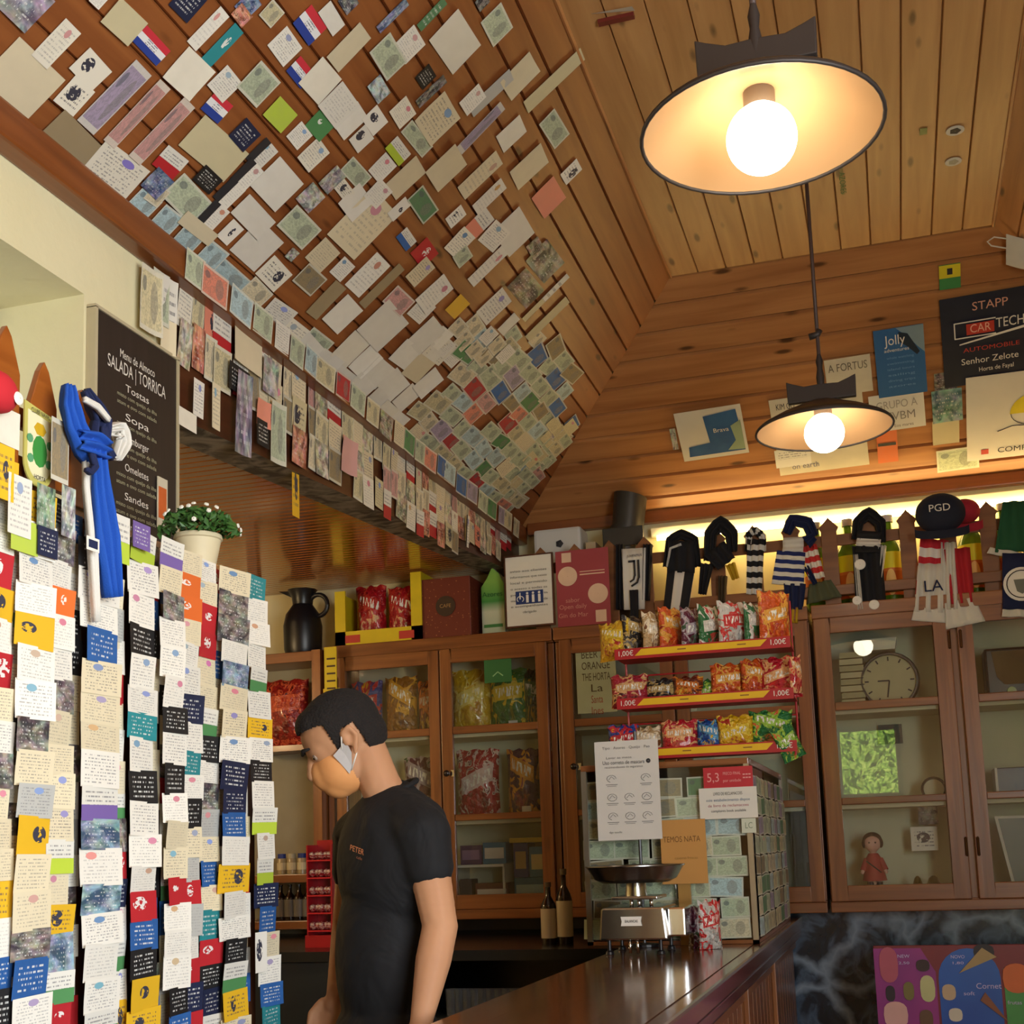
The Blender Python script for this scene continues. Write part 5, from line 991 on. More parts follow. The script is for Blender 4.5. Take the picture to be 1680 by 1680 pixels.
carton(842, 893, 5.80, 5.95, S0, .13, plain('2a6a98'), 'pale blue wide box at lower right of the second door', s=plain('9cc0d0')); carton(842, 866, 5.80, 5.93, S0+.131, .16, plain('2a3c88'), 'dark blue upright box standing on the pale blue box', s=plain('b09a70')); carton(868, 893, 5.80, 5.93, S0+.131, .14, plain('3a78a8'), 'light blue box with cream label beside the dark blue one', s=plain('d8cc9c'))
carton(836, 893, 5.80, 5.95, S0+.292, .022, plain('c8b030'), 'flat yellow box lying on the two blue boxes')
# sticker on the glass
a, b = atY(794, 1080, YW-.012), atY(840, 1118, YW-.012); t = thing('sticker', 'green square sticker on the glass of the second snack door', 'sticker', ((a.x+b.x)/2, YW-.012, b.z))
MB().box(a.x, b.x, YW-.014, YW-.0125, b.z, a.z).build('sheet', plain('2c6a34'), t); MB().tube([((a.x+b.x)/2-.025, YW-.015, b.z+.03), ((a.x+b.x)/2, YW-.015, b.z+.05), ((a.x+b.x)/2+.025, YW-.015, b.z+.03)], .003, 6).build('pale_arch', plain('9cc88c'), t)
# cream sign in the third door
a, b = atY(944, 1066, YW-.012), atY(1003, 1168, YW-.012); t = thing('paper_sign', 'pale green sign with old lettering behind the rack left end', 'sign', ((a.x+b.x)/2, YW-.013, b.z))
MB().box(a.x, b.x+.03, YW-.014, YW-.0125, b.z, a.z).build('sheet', plain('a9b394'), t); cx = (a.x+b.x)/2+.015; PSI = YW-.0135
for i, (s, c_) in enumerate((('BEER AT', 0), ('ORANGE', 0), ('THE HORTA', 0), ('La', 0), ('Santa', 1), ('Ines', 1))): txt(s, (cx, PSI, a.z-.03-.052*i), XD, ZU, .05, plain('4a3c20') if not c_ else plain('9a4a34'), t, maxw=(b.x-a.x)*(.85 if i < 3 else .35))
# clock, papers, radio and the rest on the right
c = zb(1458, 1101); r = .118; t = thing('wall_clock', 'round clock with cream dial and dark rim in right cabinet', 'clock', (c.x, 5.84, S2))
cz = S2+r+.012; MB().lathe((c.x, 5.87, cz), [(.001, -.03), (r+.01, -.03), (r+.012, .0), (r+.004, .03), (r-.004, .03), (r-.006, .02)], 36, 0, False, (0, -1, 0)).build('case', plain('2c2a28', .35), t, smooth=True)
MB().lathe((c.x, 5.862, cz), [(r-.003, 0), (.001, .001)], 36, 0, False, (0, -1, 0)).build('dial', plain('b5ad84', .5), t)
m = MB()
for k in range(12): a_ = k*PI/6; m.obox((c.x+math.sin(a_)*r*.82, 5.857, cz+math.cos(a_)*r*.82), (math.cos(a_), 0, -math.sin(a_)), (0, -1, 0), (math.sin(a_), 0, math.cos(a_)), .006, .001, .018)
m.build('hour_marks', INK, t)
for nm_, a_, L in (('hour_hand', -1.57, .05), ('minute_hand', 3.3, .075)): MB().obox((c.x+math.sin(a_)*L/2, 5.855, cz+math.cos(a_)*L/2), (math.cos(a_), 0, -math.sin(a_)), (0, -1, 0), (math.sin(a_), 0, math.cos(a_)), .006, .001, L).build(nm_, INK, t)
for i in range(9): x = zb(1400, 1100).x; tag(MB().box(x-.06+.002*(i % 3), x+.045-.003*(i % 2), 5.84, 5.98, S2+.001+.030*i, S2+.026+.030*i).build('paper_bundle', plain('c4bb94' if i % 2 else 'b0a880', .8), None), f'cream paper bundle left of the round clock, {ord_(i+1)} from the shelf up', 'papers', 'paper bundles beside the clock')
x = zb(1445, 1060).x; o = MB().prism([(x-.07, 5.80, S2+.262), (x+.06, 5.80, S2+.262), (x+.07, 5.80, S2+.315), (x-.08, 5.80, S2+.315)], (0, .12, 0)).build('tray', plain('cfcdb8', .5), None, bevel=.003); tag(o, 'shallow white tray resting on top of the round clock', 'tray')
a, b = zb(1612, 1062), zb(1700, 1140); t = thing('radio', 'old dark radio with brown speaker cloth in the far right cabinet', 'radio', ((a.x+b.x)/2, 5.86, S2))
MB().box(a.x, b.x, 5.82, 5.98, S2, S2+.235).build('case', plain('1d1c1c', .3), t, bevel=.012); MB().prism([(a.x+.03, 5.818, S2+.22), (b.x-.02, 5.818, S2+.22), (b.x-.02, 5.818, S2+.075), (a.x+.075, 5.818, S2+.075), (a.x+.045, 5.818, S2+.11)], (0, -.003, 0)).build('speaker_cloth', plain('6a5638', .8), t); MB().lathe((a.x+.10, 5.817, S2+.045), [(.02, 0), (.018, .012), (.001, .013)], 16, 0, False, (0, -1, 0)).build('dial_knob', plain('b0c08c', .3), t)
c = zb(1530, 1268); cz = S1+.055; t = thing('alarm_clock', 'small round dark clock at right of the middle shelf', 'clock', (c.x, 5.85, S1)); MB().lathe((c.x, 5.86, cz), [(.001, -.02), (.05, -.02), (.054, .01), (.044, .014), (.042, .008)], 24, 0, False, (0, -1, 0)).build('case', plain('3a3228', .3), t, smooth=True); MB().lathe((c.x, 5.853, cz), [(.042, 0), (.001, .001)], 24, 0, False, (0, -1, 0)).build('dial', plain('b8b090'), t)
a, b = zb(1440, 1190, 6.02), zb(1481, 1212, 6.02); tag(MB().box(a.x, b.x, 6.01, 6.02, b.z-.02, a.z).build('picture', plain('4c5044'), None), 'small dark picture on the back panel above the middle shelf', 'picture')
a, b = zb(1632, 1256), zb(1710, 1296); t = thing('case', 'navy box with white edge on the middle shelf at far right', 'box', ((a.x+b.x)/2, 5.88, S1)); MB().box(a.x, b.x, 5.80, 5.98, S1, S1+.13).build('box', plain('141a34', .3), t, bevel=.004); MB().box(a.x-.006, a.x+.004, 5.796, 5.98, S1, S1+.13).build('white_edge', WPP, t)
a, b = zb(1628, 1318), zb(1720, 1440); t = thing('framed_sheet', 'grey framed sheet with white border low in the far right cabinet', 'frame', ((a.x+b.x)/2, 5.80, S0)); MB().prism([(a.x, 5.80, S0+.33), (a.x+.055, 5.80, S0), (b.x, 5.80, S0), (b.x, 5.80, S0+.33)], (0, .015, 0)).build('frame', WPP, t); MB().prism([(a.x+.014, 5.797, S0+.32), (a.x+.066, 5.797, S0+.008), (b.x, 5.797, S0+.008), (b.x, 5.797, S0+.32)], (0, .002, 0)).build('print', plain('6c7470', .4), t); MB().box(a.x+.11, b.x, 5.792, 5.797, S0+.0, S0+.14).build('brown_card', plain('8a6a2c'), t)
for (x0, y0, x1, y1, kd, ck, lab) in ((1505, 1320, 1540, 1352, 'photo', 'k', 'black and white snapshot above the white card by the doll'), (1493, 1357, 1540, 1395, 'icon', 'w', 'white card with dark motif right of the doll')):
    a, b = zb(x0, y0, 5.90), zb(x1, y1, 5.90); ppr(((a.x+b.x)/2, 5.90, (a.z+b.z)/2), XD, ZU, b.x-a.x, a.z-b.z, kd, ck, 'photograph', lab, 'photo', None, 0)
for i, (x, r) in enumerate(((1505, .022), (1531, .032))): c = zb(x, 1440); tag(MB().lathe((c.x, 5.82, S0), [(.001, 0), (r*.7, 0), (r*.3, .012), (r*.35, .02), (r, .05), (r*.6, .08), (r*.2, .09), (.001, .09)], 16).build('brass_ornament', plain('8a7440', .3, .8), None, smooth=True), ('smaller', 'larger')[i]+' brass ornament at the lower right of the doll', 'ornament')
o = MB().box(zb(1326, 1440).x, zb(1350, 1440).x, 5.76, 5.77, S0, S0+.055).build('blue_card', plain('9cc0dc'), None); tag(o, 'light blue card standing low behind the fourth door', 'card')
o = MB().box(zb(1322, 1400).x, zb(1350, 1400).x, 5.85, 5.95, S0, S0+.16).build('carton', plain('b59a70'), None); tag(o, 'tan box behind the light blue card', 'box')
# doll
c = V((zb(1436, 1445).x, 5.82, S0)); t = thing('doll', 'doll with dark hair and red coat standing in the right cabinet', 'doll', c)
blob('body', [('c', c+V((-.018, 0, .012)), .012, c+V((-.016, 0, .1)), .014), ('c', c+V((.018, 0, .012)), .012, c+V((.016, 0, .1)), .014), ('c', c+V((0, 0, .1)), .028, c+V((0, 0, .17)), .022), ('e', c+V((0, -.004, .235)), V((.036, 0, 0)), V((0, .034, 0)), V((0, 0, .038))), ('c', c+V((0, 0, .17)), .014, c+V((0, 0, .2)), .014), ('c', c+V((-.03, 0, .165)), .01, c+V((-.05, -.02, .11)), .009), ('c', c+V((.03, 0, .165)), .01, c+V((.05, -.02, .11)), .009)], plain('d8a898', .6), t, .005, 3)
MB().lathe(c, [(.052, .075), (.046, .1), (.03, .14), (.034, .17), (.02, .192), (.001, .193)], 20).build('coat', plain('a83a3c', .7), t, smooth=True)
blob('hair', [('e', c+V((0, .008, .25)), V((.041, 0, 0)), V((0, .036, 0)), V((0, 0, .034))), ('e', c+V((-.034, 0, .235)), V((.012, 0, 0)), V((0, .02, 0)), V((0, 0, .022))), ('e', c+V((.034, 0, .235)), V((.012, 0, 0)), V((0, .02, 0)), V((0, 0, .022)))], plain('2a2024', .7), t, .005, 3)
for s_ in (-1, 1):
    MB().tube([c+V((s_*.018, 0, .0)), c+V((s_*.018, 0, .07))], .0145, 10).build('trouser_leg', plain('24262e'), t, smooth=True)
    MB().tube([c+V((s_*.028, -.002, .168)), c+V((s_*.048, -.016, .12))], .0125, 10).build('sleeve', plain('a83a3c', .7), t, smooth=True)
    MB().lathe(c+V((s_*.013, -.037, .238)), [(.004, 0), (.001, .002)], 8, 0, False, (0, -1, 0)).build('eye', INK, t)
MB().tube([c+V((-.03, -.03, .16)), c+V((.03, -.035, .11))], .003, 6).build('strap', INK, t)

# ================================================================ CHIP RACK
RYY = 4.42; xa, xb = atY(1012, 1150, RYY).x, atY(1303, 1150, RYY).x
t = thing('snack_rack', 'red and yellow wire rack with three shelves of snack bags', 'rack', ((xa+xb)/2, RYY+.08, 1.735)); zr = [atY(1155, y, RYY).z for y in (1063, 1146, 1231)]
RR_ = plain('a8141e', .4); YR_ = plain('e0b414', .4)
for i, z in enumerate(zr):
    sh = MB().box(xa, xb, RYY, RYY+.17, z-.014, z-.010).build('shelf', RR_, t)
    rl = MB().box(xa, xb, RYY-.004, RYY, z-.020, z+.018).build('rail', RR_, t); u0, u1 = xa+.085, xb-.09
    MB().prism([(u0-.012, RYY-.0045, z-.010), (u1-.012, RYY-.0045, z-.010), (u1+.012, RYY-.0045, z+.013), (u0+.012, RYY-.0045, z+.013)], (0, -.001, 0)).build('yellow_strip', YR_, rl)
    for x in (xa+.04, xb-.042): txt('1,00€', (x, RYY-.0046, z), XD, ZU, .026, WHT, rl, maxw=.052)
    for x in (u0+.14, u1-.09): MB().box(x, x+.03, RYY-.0065, RYY-.0058, z-.0, z+.004).build('small_mark', plain('8a5a14'), rl)
for x in (xa+.006, xb-.006): MB().tube([(x, RYY+.165, 1.735), (x, RYY+.165, zr[0]+.17)], .004, 8).build('upright', RR_, t); MB().tube([(x, RYY+.002, 1.735), (x, RYY+.002, zr[2]-.01)], .004, 8).build('foot', RR_, t)
for z in (zr[0]+.1, zr[0]-.06, zr[1]-.06): MB().tube([(xa+.006, RYY+.165, z), (xb-.006, RYY+.165, z)], .003, 6).build('back_wire', RR_, t)
sets = [[('ye', 1012, 60, .14, -.5), ('bk', 1048, 40, .155, .9), ('cr', 1082, 40, .16, .9), ('or', 1108, 42, .175, 1.), ('mw', 1141, 36, .165, 1.05), ('gw', 1172, 40, .17, 1.0), ('wh', 1210, 46, .175, .8), ('gw', 1243, 34, .165, 1.1), ('or', 1279, 50, .20, .7)],
        [('wr', 1034, 66, .12, .1), ('bk', 1082, 56, .10, 0), ('ob', 1130, 54, .10, -.1), ('gn', 1162, 40, .085, .1), ('or', 1196, 60, .135, .35), ('or', 1240, 44, .145, .5), ('rs', 1282, 72, .145, -.15)],
        [('br', 1020, 54, .12, .2), ('cr', 1058, 50, .11, 0), ('rs', 1112, 62, .125, .1), ('bl', 1160, 48, .12, -.1), ('ye', 1204, 62, .13, .05), ('gn', 1262, 72, .14, .1)]]
RN = ['top', 'middle', 'bottom']; KN2 = dict(ye='yellow', bk='black', cr='cream', ob='brown', mw='maroon', gw='green and white', wh='white and red', wr='dark red', gn='green', rs='red', br='blue and red', bl='blue'); KN2['or'] = 'orange'
for i, st_ in enumerate(sets):
    for k, (f_, x, wp, h, yw) in enumerate(st_):
        c = atY(x, 1150, RYY+.07).x; wd = wp/2100*4.4*(1 if abs(yw) < .4 else 1/max(.6, math.cos(yw)))
        bag('snack_bag', (c, RYY+.075+.012*(k % 2), zr[i]-.0095), min(wd, .15), h, .045, FO[f_], f'{KN2[f_]} snack bag on the {RN[i]} rack shelf, {ord_(k+1)} from left', group='snack bags on the rack', yaw=yw)
bag('snack_bag', (atY(1304, 1230, RYY).x, RYY+.02, zr[2]-.045), .085, .12, .03, FO['gn'], 'green bag slipping off the bottom right corner of the rack', group='snack bags on the rack', yaw=.4, roll=.4) 
bag('snack_bag', (atY(1306, 1130, RYY).x, RYY+.02, zr[1]+.0), .06, .12, .03, FO['rs'], 'red bag sticking out past the right end of the middle shelf', group='snack bags on the rack', yaw=.9)

# ================================================================ GLASS CASE ON THE COUNTER
cx0, cx1, cy0, cy1, cz0, cz1 = atY(958, 1400, 4.3).x, -.468, 4.30, 5.55, 1.121, 1.728
t = thing('display_case', 'glass display case pasted with banknotes at the counter end', 'display case', ((cx0+cx1)/2, (cy0+cy1)/2, cz0)); AL = plain('a39c90', .3, .8)
for x in (cx0, cx1-.018):
    for y in (cy0, cy1-.018): MB().box(x, x+.018, y, y+.018, cz0+.012, cz1-.02).build('corner_post', AL, t)
m = MB(); m.box(cx0, cx1, cy0, cy0+.02, cz0, cz0+.012).box(cx0, cx1, cy1-.02, cy1, cz0, cz0+.012).box(cx0, cx0+.02, cy0, cy1, cz0, cz0+.012).box(cx1-.02, cx1, cy0, cy1, cz0, cz0+.012); m.build('base_frame', W_CAB, t)
MB().box(cx0, cx1, cy0, cy1, cz1-.022, cz1).build('top_board', W_CAB, t, bevel=.003)
MB().box(cx0+.018, cx1-.018, cy0+.006, cy0+.009, cz0+.012, cz1-.02).build('front_glass', GLASS, t); MB().box(cx1-.009, cx1-.006, cy0+.018, cy1-.018, cz0+.012, cz1-.02).build('side_glass', GLASS, t)
MB().box(cx0+.006, cx0+.010, cy0+.018, cy1-.018, cz0+.012, cz1-.02).build('rear_panel', plain('8a8468', .6), t); MB().box(cx0+.02, cx1-.02, cy1-.03, cy1-.024, cz0+.012, cz1-.02).build('end_panel', plain('7c8270', .6), t)
rr = random.Random(23); NC = [('note', c_) for c_ in 'mmmmmuucdev']+[('note', 'G'), ('text', 'm')]
z = cz0+.05; r = 0
while z < cz1-.04:
    x = cx0+.05+.02*(r % 2); k = 0
    while x < cx1-.05: 
        kd, ck = rr.choice(NC); wd = rr.uniform(.09, .13); k += 1
        ppr((x, cy0+.014+.001*(k % 3)+.0004*r, z), (1, rr.uniform(-.02, .02), rr.uniform(-.06, .06)), (0, 0, 1), wd, .066, kd, ck, NM[kd], f'{CN[ck][1]} {KN[kd]} inside the case front, {BW_[r]} row up, {ord_(k)} from left', CT[NM[kd]], 'banknotes behind the case front', 0); x += wd*.98
    y = cy0+.09; k = 0
    while y < cy1-.05:
        kd, ck = rr.choice(NC); wd = rr.uniform(.11, .15); k += 1
        ppr((cx1+.003+.001*(k % 3), y, z), (0, 1, rr.uniform(-.05, .05)), (0, 0, 1), wd, .064, kd, ck, NM[kd], f'{CN[ck][1]} {KN[kd]} pasted on the case side, {BW_[r]} row up, {ord_(k)} from front', CT[NM[kd]], 'banknotes behind the case side', 0); y += wd*1.02
    z += .067; r += 1
def card3(x0, y0, x1, y1, Y, name, lab, cat, mat, lines, th=.002, tilt=0):
    a, b = atY(x0, y0, Y), atY(x1, y1, Y); z1, z0 = a.z, b.z; t = thing(name, lab, cat, ((a.x+b.x)/2, Y, z0)); MB().box(a.x, b.x, Y, Y+th, z0, z1).build('sheet', mat, t, bevel=.0005)
    for (s, u, v, sz, mt, mw) in lines: txt(s, ((a.x+b.x)/2+u*(b.x-a.x), Y-.0004, (z0+z1)/2+v*(z1-z0)), XD, ZU, sz*(z1-z0), mt, t, maxw=mw*(b.x-a.x) if mw else None, depth=.0006)
    return t
PK = plain('e09a96')
card3(1153, 1260, 1236, 1291, 4.296, 'price_sign', 'red sign with pale print on the case front', 'sign', plain('b8202c'), [('5,3', -.3, 0, .6, PK, .24), ('PRECO FINAL', .08, .18, .2, PK, .36), ('por unidade', .08, -.15, .2, PK, .36), ('===', .38, 0, .7, PK, .16)])
card3(1146, 1294, 1244, 1341, 4.294, 'notice', 'white notice with fine print below the red sign', 'notice', WPP, [('LIVRO DE RECLAMACOES', 0, .3, .14, INK, .5), ('este estabelecimento dispoe', 0, .1, .13, plain('4a6a8a'), .75), ('de livro de reclamacoes', 0, -.08, .13, plain('a05060'), .7), ('complaints book available', 0, -.25, .12, INK, .6)])
card3(1216, 1343, 1241, 1366, 4.295, 'label_tag', 'tiny pale square label under the white notice', 'label', plain('c8ccb8'), [('LC', 0, 0, .6, plain('7a8a70'), .5)])
card3(1082, 1346, 1162, 1449, 4.262, 'kraft_sign', 'tan kraft card sign standing behind the scale', 'sign', plain('c08c48', .7, 0, .05), [('TEMOS NATA', -.03, .19, .13, plain('7a5420'), .82), ('caseiras frescas', .05, -.1, .06, plain('96702e'), .5)], .006)
tt = S.objects['kraft_sign']; a = atY(1122, 1449, 4.27); MB().box(a.x-.02, a.x+.02, 4.268, 4.292, 1.121, a.z+.10).build('easel_leg', plain('a07838'), tt)
# printed sheet on a thin stand
a, b = atY(975, 1218, 4.23), atY(1087, 1376, 4.23); cx = (a.x+b.x)/2; t = thing('sheet_stand', 'white printed sheet with small drawings held on a black rod', 'sign', (cx+.02, 4.24, 1.121))
MB().box(a.x, b.x, 4.228, 4.23, b.z, a.z).build('sheet', mk('white_sheet', lambda b_: b_.mix(b_.noise(b_.ob, 8.), rgb('cdcac4'), rgb('dad7d1')), .6), t)
MB().tube([(cx+.03, 4.24, 1.13), (cx+.03, 4.24, a.z+.03)], .0055, 8).build('rod', BLACK, t); MB().lathe((cx+.03, 4.24, 1.121), [(.001, 0), (.05, 0), (.05, .008), (.012, .012), (.001, .012)], 20).build('base', BLACK, t)
GT = plain('6c6a68'); W_ = b.x-a.x; H_ = a.z-b.z
txt('Tipo   Azores   Queijo   Pao', (cx, 4.2278, a.z-H_*.07), XD, ZU, .013, GT, t, maxw=W_*.75); txt('Lavar as maos', (cx-W_*.12, 4.2278, a.z-H_*.17), XD, ZU, .011, GT, t, maxw=W_*.4); txt('Uso correto de mascara', (cx-W_*.05, 4.2278, a.z-H_*.22), XD, ZU, .018, INK, t, maxw=W_*.66); txt('recomendacoes de seguranca', (cx-W_*.05, 4.2278, a.z-H_*.265), XD, ZU, .011, GT, t, maxw=W_*.6); txt('dgs saude', (cx-W_*.22, 4.2278, b.z+H_*.08), XD, ZU, .010, GT, t, maxw=W_*.2)
MB().lathe((cx+W_*.34, 4.228, a.z-H_*.215), [(.008, 0), (.001, .001)], 12, 0, False, (0, -1, 0)).build('round_mark', INK, t)
for i in range(3):
    for j in range(3):
        q = V((cx+W_*(-.25+.27*j), 4.2272, a.z-H_*(.38+.19*i)))
        if (i, j) == (0, 1): continue
        m = MB(); m.tube([q+V((.016*math.cos(k*PI/5), 0, .012*math.sin(k*PI/5))) for k in range(11 if (i+j) % 2 else 8)], .0009, 4); m.tube([q+V((-.01, 0, -.004)), q+V((0, 0, .007)), q+V((.01, 0, -.002))], .0009, 4); m.box(q.x-.02, q.x+.02, q.y, q.y+.0005, q.z-.021, q.z-.019).box(q.x-.016, q.x+.016, q.y, q.y+.0005, q.z-.026, q.z-.0245)
        m.build('line_drawing', GT, t)

# ================================================================ SCALE
a, b = atY(984, 1490, 3.92), atY(1092, 1542, 3.92); cx = (a.x+b.x)/2; z0, z1 = b.z, a.z; t = thing('kitchen_scale', 'chrome weighing scale with round dish on the counter', 'scale', (cx+.02, 4.0, 1.121))
hw = (b.x-a.x)/2; m = MB(); m.loft([[V((cx+sx*(hw+dx), y_, zz_)) for sx, y_ in ((-1, 3.92), (1, 3.92), (1.0, 4.16), (-1.0, 4.16))] for dx, zz_ in ((.006, z0), (.006, z0+.006), (-.002, z1-.006), (-.008, z1))]); m.build('body', STEEL, t, bevel=.006)
MB().box(cx+hw+.001, cx+hw+.055, 3.97, 4.20, z0+.006, z1-.004).build('side_housing', CHROME, t, bevel=.006)
bz = (z0+z1)/2+.008; MB().prism([(cx-.035, 3.917, bz-.014), (cx+.03, 3.917, bz-.014), (cx+.027, 3.917, bz), (cx+.03, 3.917, bz+.014), (cx-.035, 3.917, bz+.014), (cx-.032, 3.917, bz)], (0, -.002, 0)).build('badge', WHT, t); txt('BALANCAS', (cx-.002, 3.9148, bz), XD, ZU, .012, INK, t, maxw=.04)
for sx in (-.08, .08):
    for y_ in (3.945, 4.13): MB().lathe((cx+sx, y_, 1.121), [(.001, 0), (.014, 0), (.012, .008), (.006, .012), (.006, z0-1.121+.004)], 12).build('foot', BLACK, t, smooth=True)
for sx in (-.012, .012): MB().tube([(cx+sx, 3.93, 1.125), (cx+sx, 3.93, z0+.004)], .005, 10).build('front_pin', CHROME, t, smooth=2)
MB().box(cx-.07, cx+.075, 3.95, 4.12, z1+.022, z1+.032).build('platform', STEEL, t, bevel=.003)
for sx in (-.012, .012, .05): MB().tube([(cx+sx, 3.98, z1-.002), (cx+sx, 3.98, z1+.024)], .006, 10).build('post', CHROME, t, smooth=2)
pz = atY(1040, 1448, 4.0).z; pc = atY(1041, 1430, 4.02).x
MB().lathe((pc, 4.03, z1+.032), [(.035, 0), (.03, pz-z1-.03)], 18).build('dish_stem', STEEL, t, smooth=True)
MB().lathe((pc, 4.03, pz), [(.001, 0), (.105, 0), (.13, .012), (.152, .048), (.158, .051), (.158, .054), (.150, .052), (.126, .018), (.10, .005), (.001, .005)], 40).build('dish', plain('8f8c8a', .25, 1., .08), t, smooth=True)
for i in range(3): q = V((cx+.17+.02*i, 4.14-.03*i, 1.121)); bag('sweets_bag', q+V((0, .02, 0)), .08, .11+.02*i, .05, FO[('cr', 'mw', 'wh')[i]], f'small clear bag of sweets right of the scale, {ord_(i+1)} from left', 'sweets', 'sweet bags by the scale', yaw=.3*i)
# two beer bottles and glasses on the back counter
BRN = plain('1e110a', .08, 0., .1); 
for i, (x, h) in enumerate(((902, .24), (928, .29))): c = atY(x, 1545, 5.0); bottle((c.x, 5.0, 1.0755), h, .031, BRN, plain('b8ad94'), ('shorter', 'taller')[i]+' dark bottle on the back counter by the scale', 'dark beer bottles', plain('5a4a30'))
GLS = plain('c4ccd0', .05, 0., .03, Transmission_Weight=.85)
o = MB().box(-3.85, -1.0, 4.80, 5.1, .80, .815).build('shelf', plain('20282c', .4), S.objects['back_counter.001'] if 'back_counter.001' in S.objects else S.objects['back_counter'])
for i in range(9): c = atY(742+i*13, 1650, 4.88); tag(MB().lathe((c.x, 4.88, .8155), [(.001, 0), (.022, 0), (.028, .10), (.026, .10), (.02, .006), (.001, .005)], 14).build('drinking_glass', GLS, None, smooth=True), f'clear glass on the shelf under the back counter, {ord_(i+1)} from left', 'glass', 'glasses under the back counter')

# ================================================================ ALCOVE SHELVES
c = atY(472, 1222, 5.78); bag('sweets_bag', (c.x, 5.76, atY(472, 1224, 5.76).z), .26, .33, .12, foil('8a1c18', 'c85a38', '5a100e', 'a83020', .3, 8.), 'large red bag of sweets hanging above the jars in the alcove', 'sweets')
o = MB().box(c.x-.16, c.x+.17, 5.7, 5.9, atY(472, 1224, 5.76).z-.03, atY(472, 1224, 5.76).z-.002).build('shelf_board', W_CAB, S.objects['open_shelf'])
for i, x in enumerate((462, 478, 495, 511, 526)):
    c = atY(x, 1365, 5.74); t = thing('jar', f'small jar with blue lid on the alcove shelf, {ord_(i+1)} from left', 'jar', (c.x, 5.74, 1.3705), 'jars on the alcove shelf')
    MB().lathe((c.x, 5.74, 1.3705), [(.001, 0), (.022, 0), (.023, .07), (.018, .08)], 14).build('glass_body', plain('a89a78', .2), t, smooth=True); MB().lathe((c.x, 5.74, 1.4505), [(.02, -.005), (.02, .018), (.001, .019)], 14).build('lid', plain(('2a3c8c', 'b8b090', '23347a', '2a3c8c', '8a8a80')[i]), t, smooth=True); MB().lathe((c.x, 5.74, 1.3705), [(.0238, .02), (.0238, .055)], 14).build('label', plain('d0c8a8'), t)
for i, x in enumerate((443, 458, 473, 488, 503)): c = atY(x, 1525, 5.70); bottle((c.x, 5.72, 1.1505), .17, .027, BRN, plain('6a6660'), f'dark wine bottle on the low alcove shelf, {ord_(i+1)} from left', 'dark bottles in the alcove')
c = atY(530, 1555, 5.0); t = thing('sweets_dispenser', 'tall red stand of sweets beside the man back shelf', 'stand', (c.x, 5.0, 1.0755)); zt = atY(530, 1378, 5.0).z; z0 = 1.0755
MB().box(c.x-.062, c.x+.06, 4.96, 5.08, z0, z0+.05).box(c.x-.055, c.x+.055, 5.07, 5.08, z0, zt).box(c.x-.058, c.x-.052, 4.97, 5.08, z0, zt-.02).box(c.x+.052, c.x+.058, 4.97, 5.08, z0, zt-.02).build('frame', plain('a0141c', .35), t)
rr = random.Random(9)
for i in range(5):
    zs = z0+.07+i*(zt-z0-.08)/5; MB().box(c.x-.055, c.x+.055, 4.965, 5.07, zs-.006, zs).build('tier', plain('c02028', .35), t)
    m = MB()
    for k in range(5): q = V((c.x-.04+.02*k, 4.99+.01*(k % 2), zs+.018)); m.lathe(q, [(.001, -.017), (.012, -.012), (.017, 0), (.012, .012), (.001, .017)], 10)
    m.build('sweets', foil('a01820', 'd8b0a0', '701018', sc=6.), t, smooth=2)
# yellow notched card strip beside the box
a, b = atY(531, 1062, 5.6), atY(552, 1140, 5.6); t = thing('display_box', 'yellow cardboard strip with dark notches hanging below the display box', 'card strip', ((a.x+b.x)/2, 5.6, b.z))
MB().box(a.x, b.x, 5.604, 5.61, b.z, a.z).build('strip', YC, t)
for i in range(5): z = b.z+.03+.036*i; MB().box(a.x+.014, b.x-.006, 5.601, 5.604, z, z+.008).build('notch', plain('3a1c10'), t)
MB().box(a.x-.01, b.x+.01, 5.61, 5.64, b.z-.02, b.z+.035).build('clip', YC, t)
# ================================================================ ICE CREAM BOARD
YI = 5.3; a, b = atY(1432, 1552, YI), atY(1750, 1700, YI); X0 = a.x; ZTp = a.z; ZBt = ZTp-.62; k = lambda x: atY(x, 1620, YI).x
t = thing('ice_cream_board', 'red freezer front board with purple, blue and green ice cream panels', 'menu board', ((a.x+b.x)/2, YI+.02, ZBt))
MB().box(X0, b.x+.15, YI, YI+.02, ZBt, ZTp).build('backing', plain('7c1c24', .4), t, bevel=.003)
MB().box(X0+.02, b.x+.1, YI+.02, YI+.45, 0, ZTp-.04).build('freezer_body', plain('8a2028', .4), t)
PUR = mk('purple_panel', lambda b_: b_.mix(b_.noise(b_.ob, 5., 2.), rgb('5a1e78'), rgb('b83a90')), .35); BLU = mk('blue_panel_print', lambda b_: b_.mix(b_.noise(b_.ob, 4., 2.), rgb('1a2c98'), rgb('2a78d8')), .35)
x0_, x1_ = k(1437), k(1537); MB().prism([(x0_, YI-.001, ZTp-.01), (x1_-.05, YI-.001, ZTp-.01), (x1_, YI-.001, ZTp-.10), (x1_, YI-.001, ZBt+.01), (x0_, YI-.001, ZBt+.01)], (0, -.002, 0)).build('purple_panel', PUR, t)
x2_, x3_ = k(1541), k(1643); r_ = (x3_-x2_)/2; MB().prism([(x2_, YI-.001, ZBt+.01)]+[(x2_+r_-r_*math.cos(q*PI/12), YI-.001, ZTp-.012-r_+r_*math.sin(q*PI/12)) for q in range(13)]+[(x3_, YI-.001, ZBt+.01)], (0, -.002, 0)).build('blue_panel', BLU, t)
MB().box(k(1648), k(1740), YI-.003, YI-.001, ZBt+.01, ZTp-.09).build('green_panel', plain('4c9c50', .35), t)
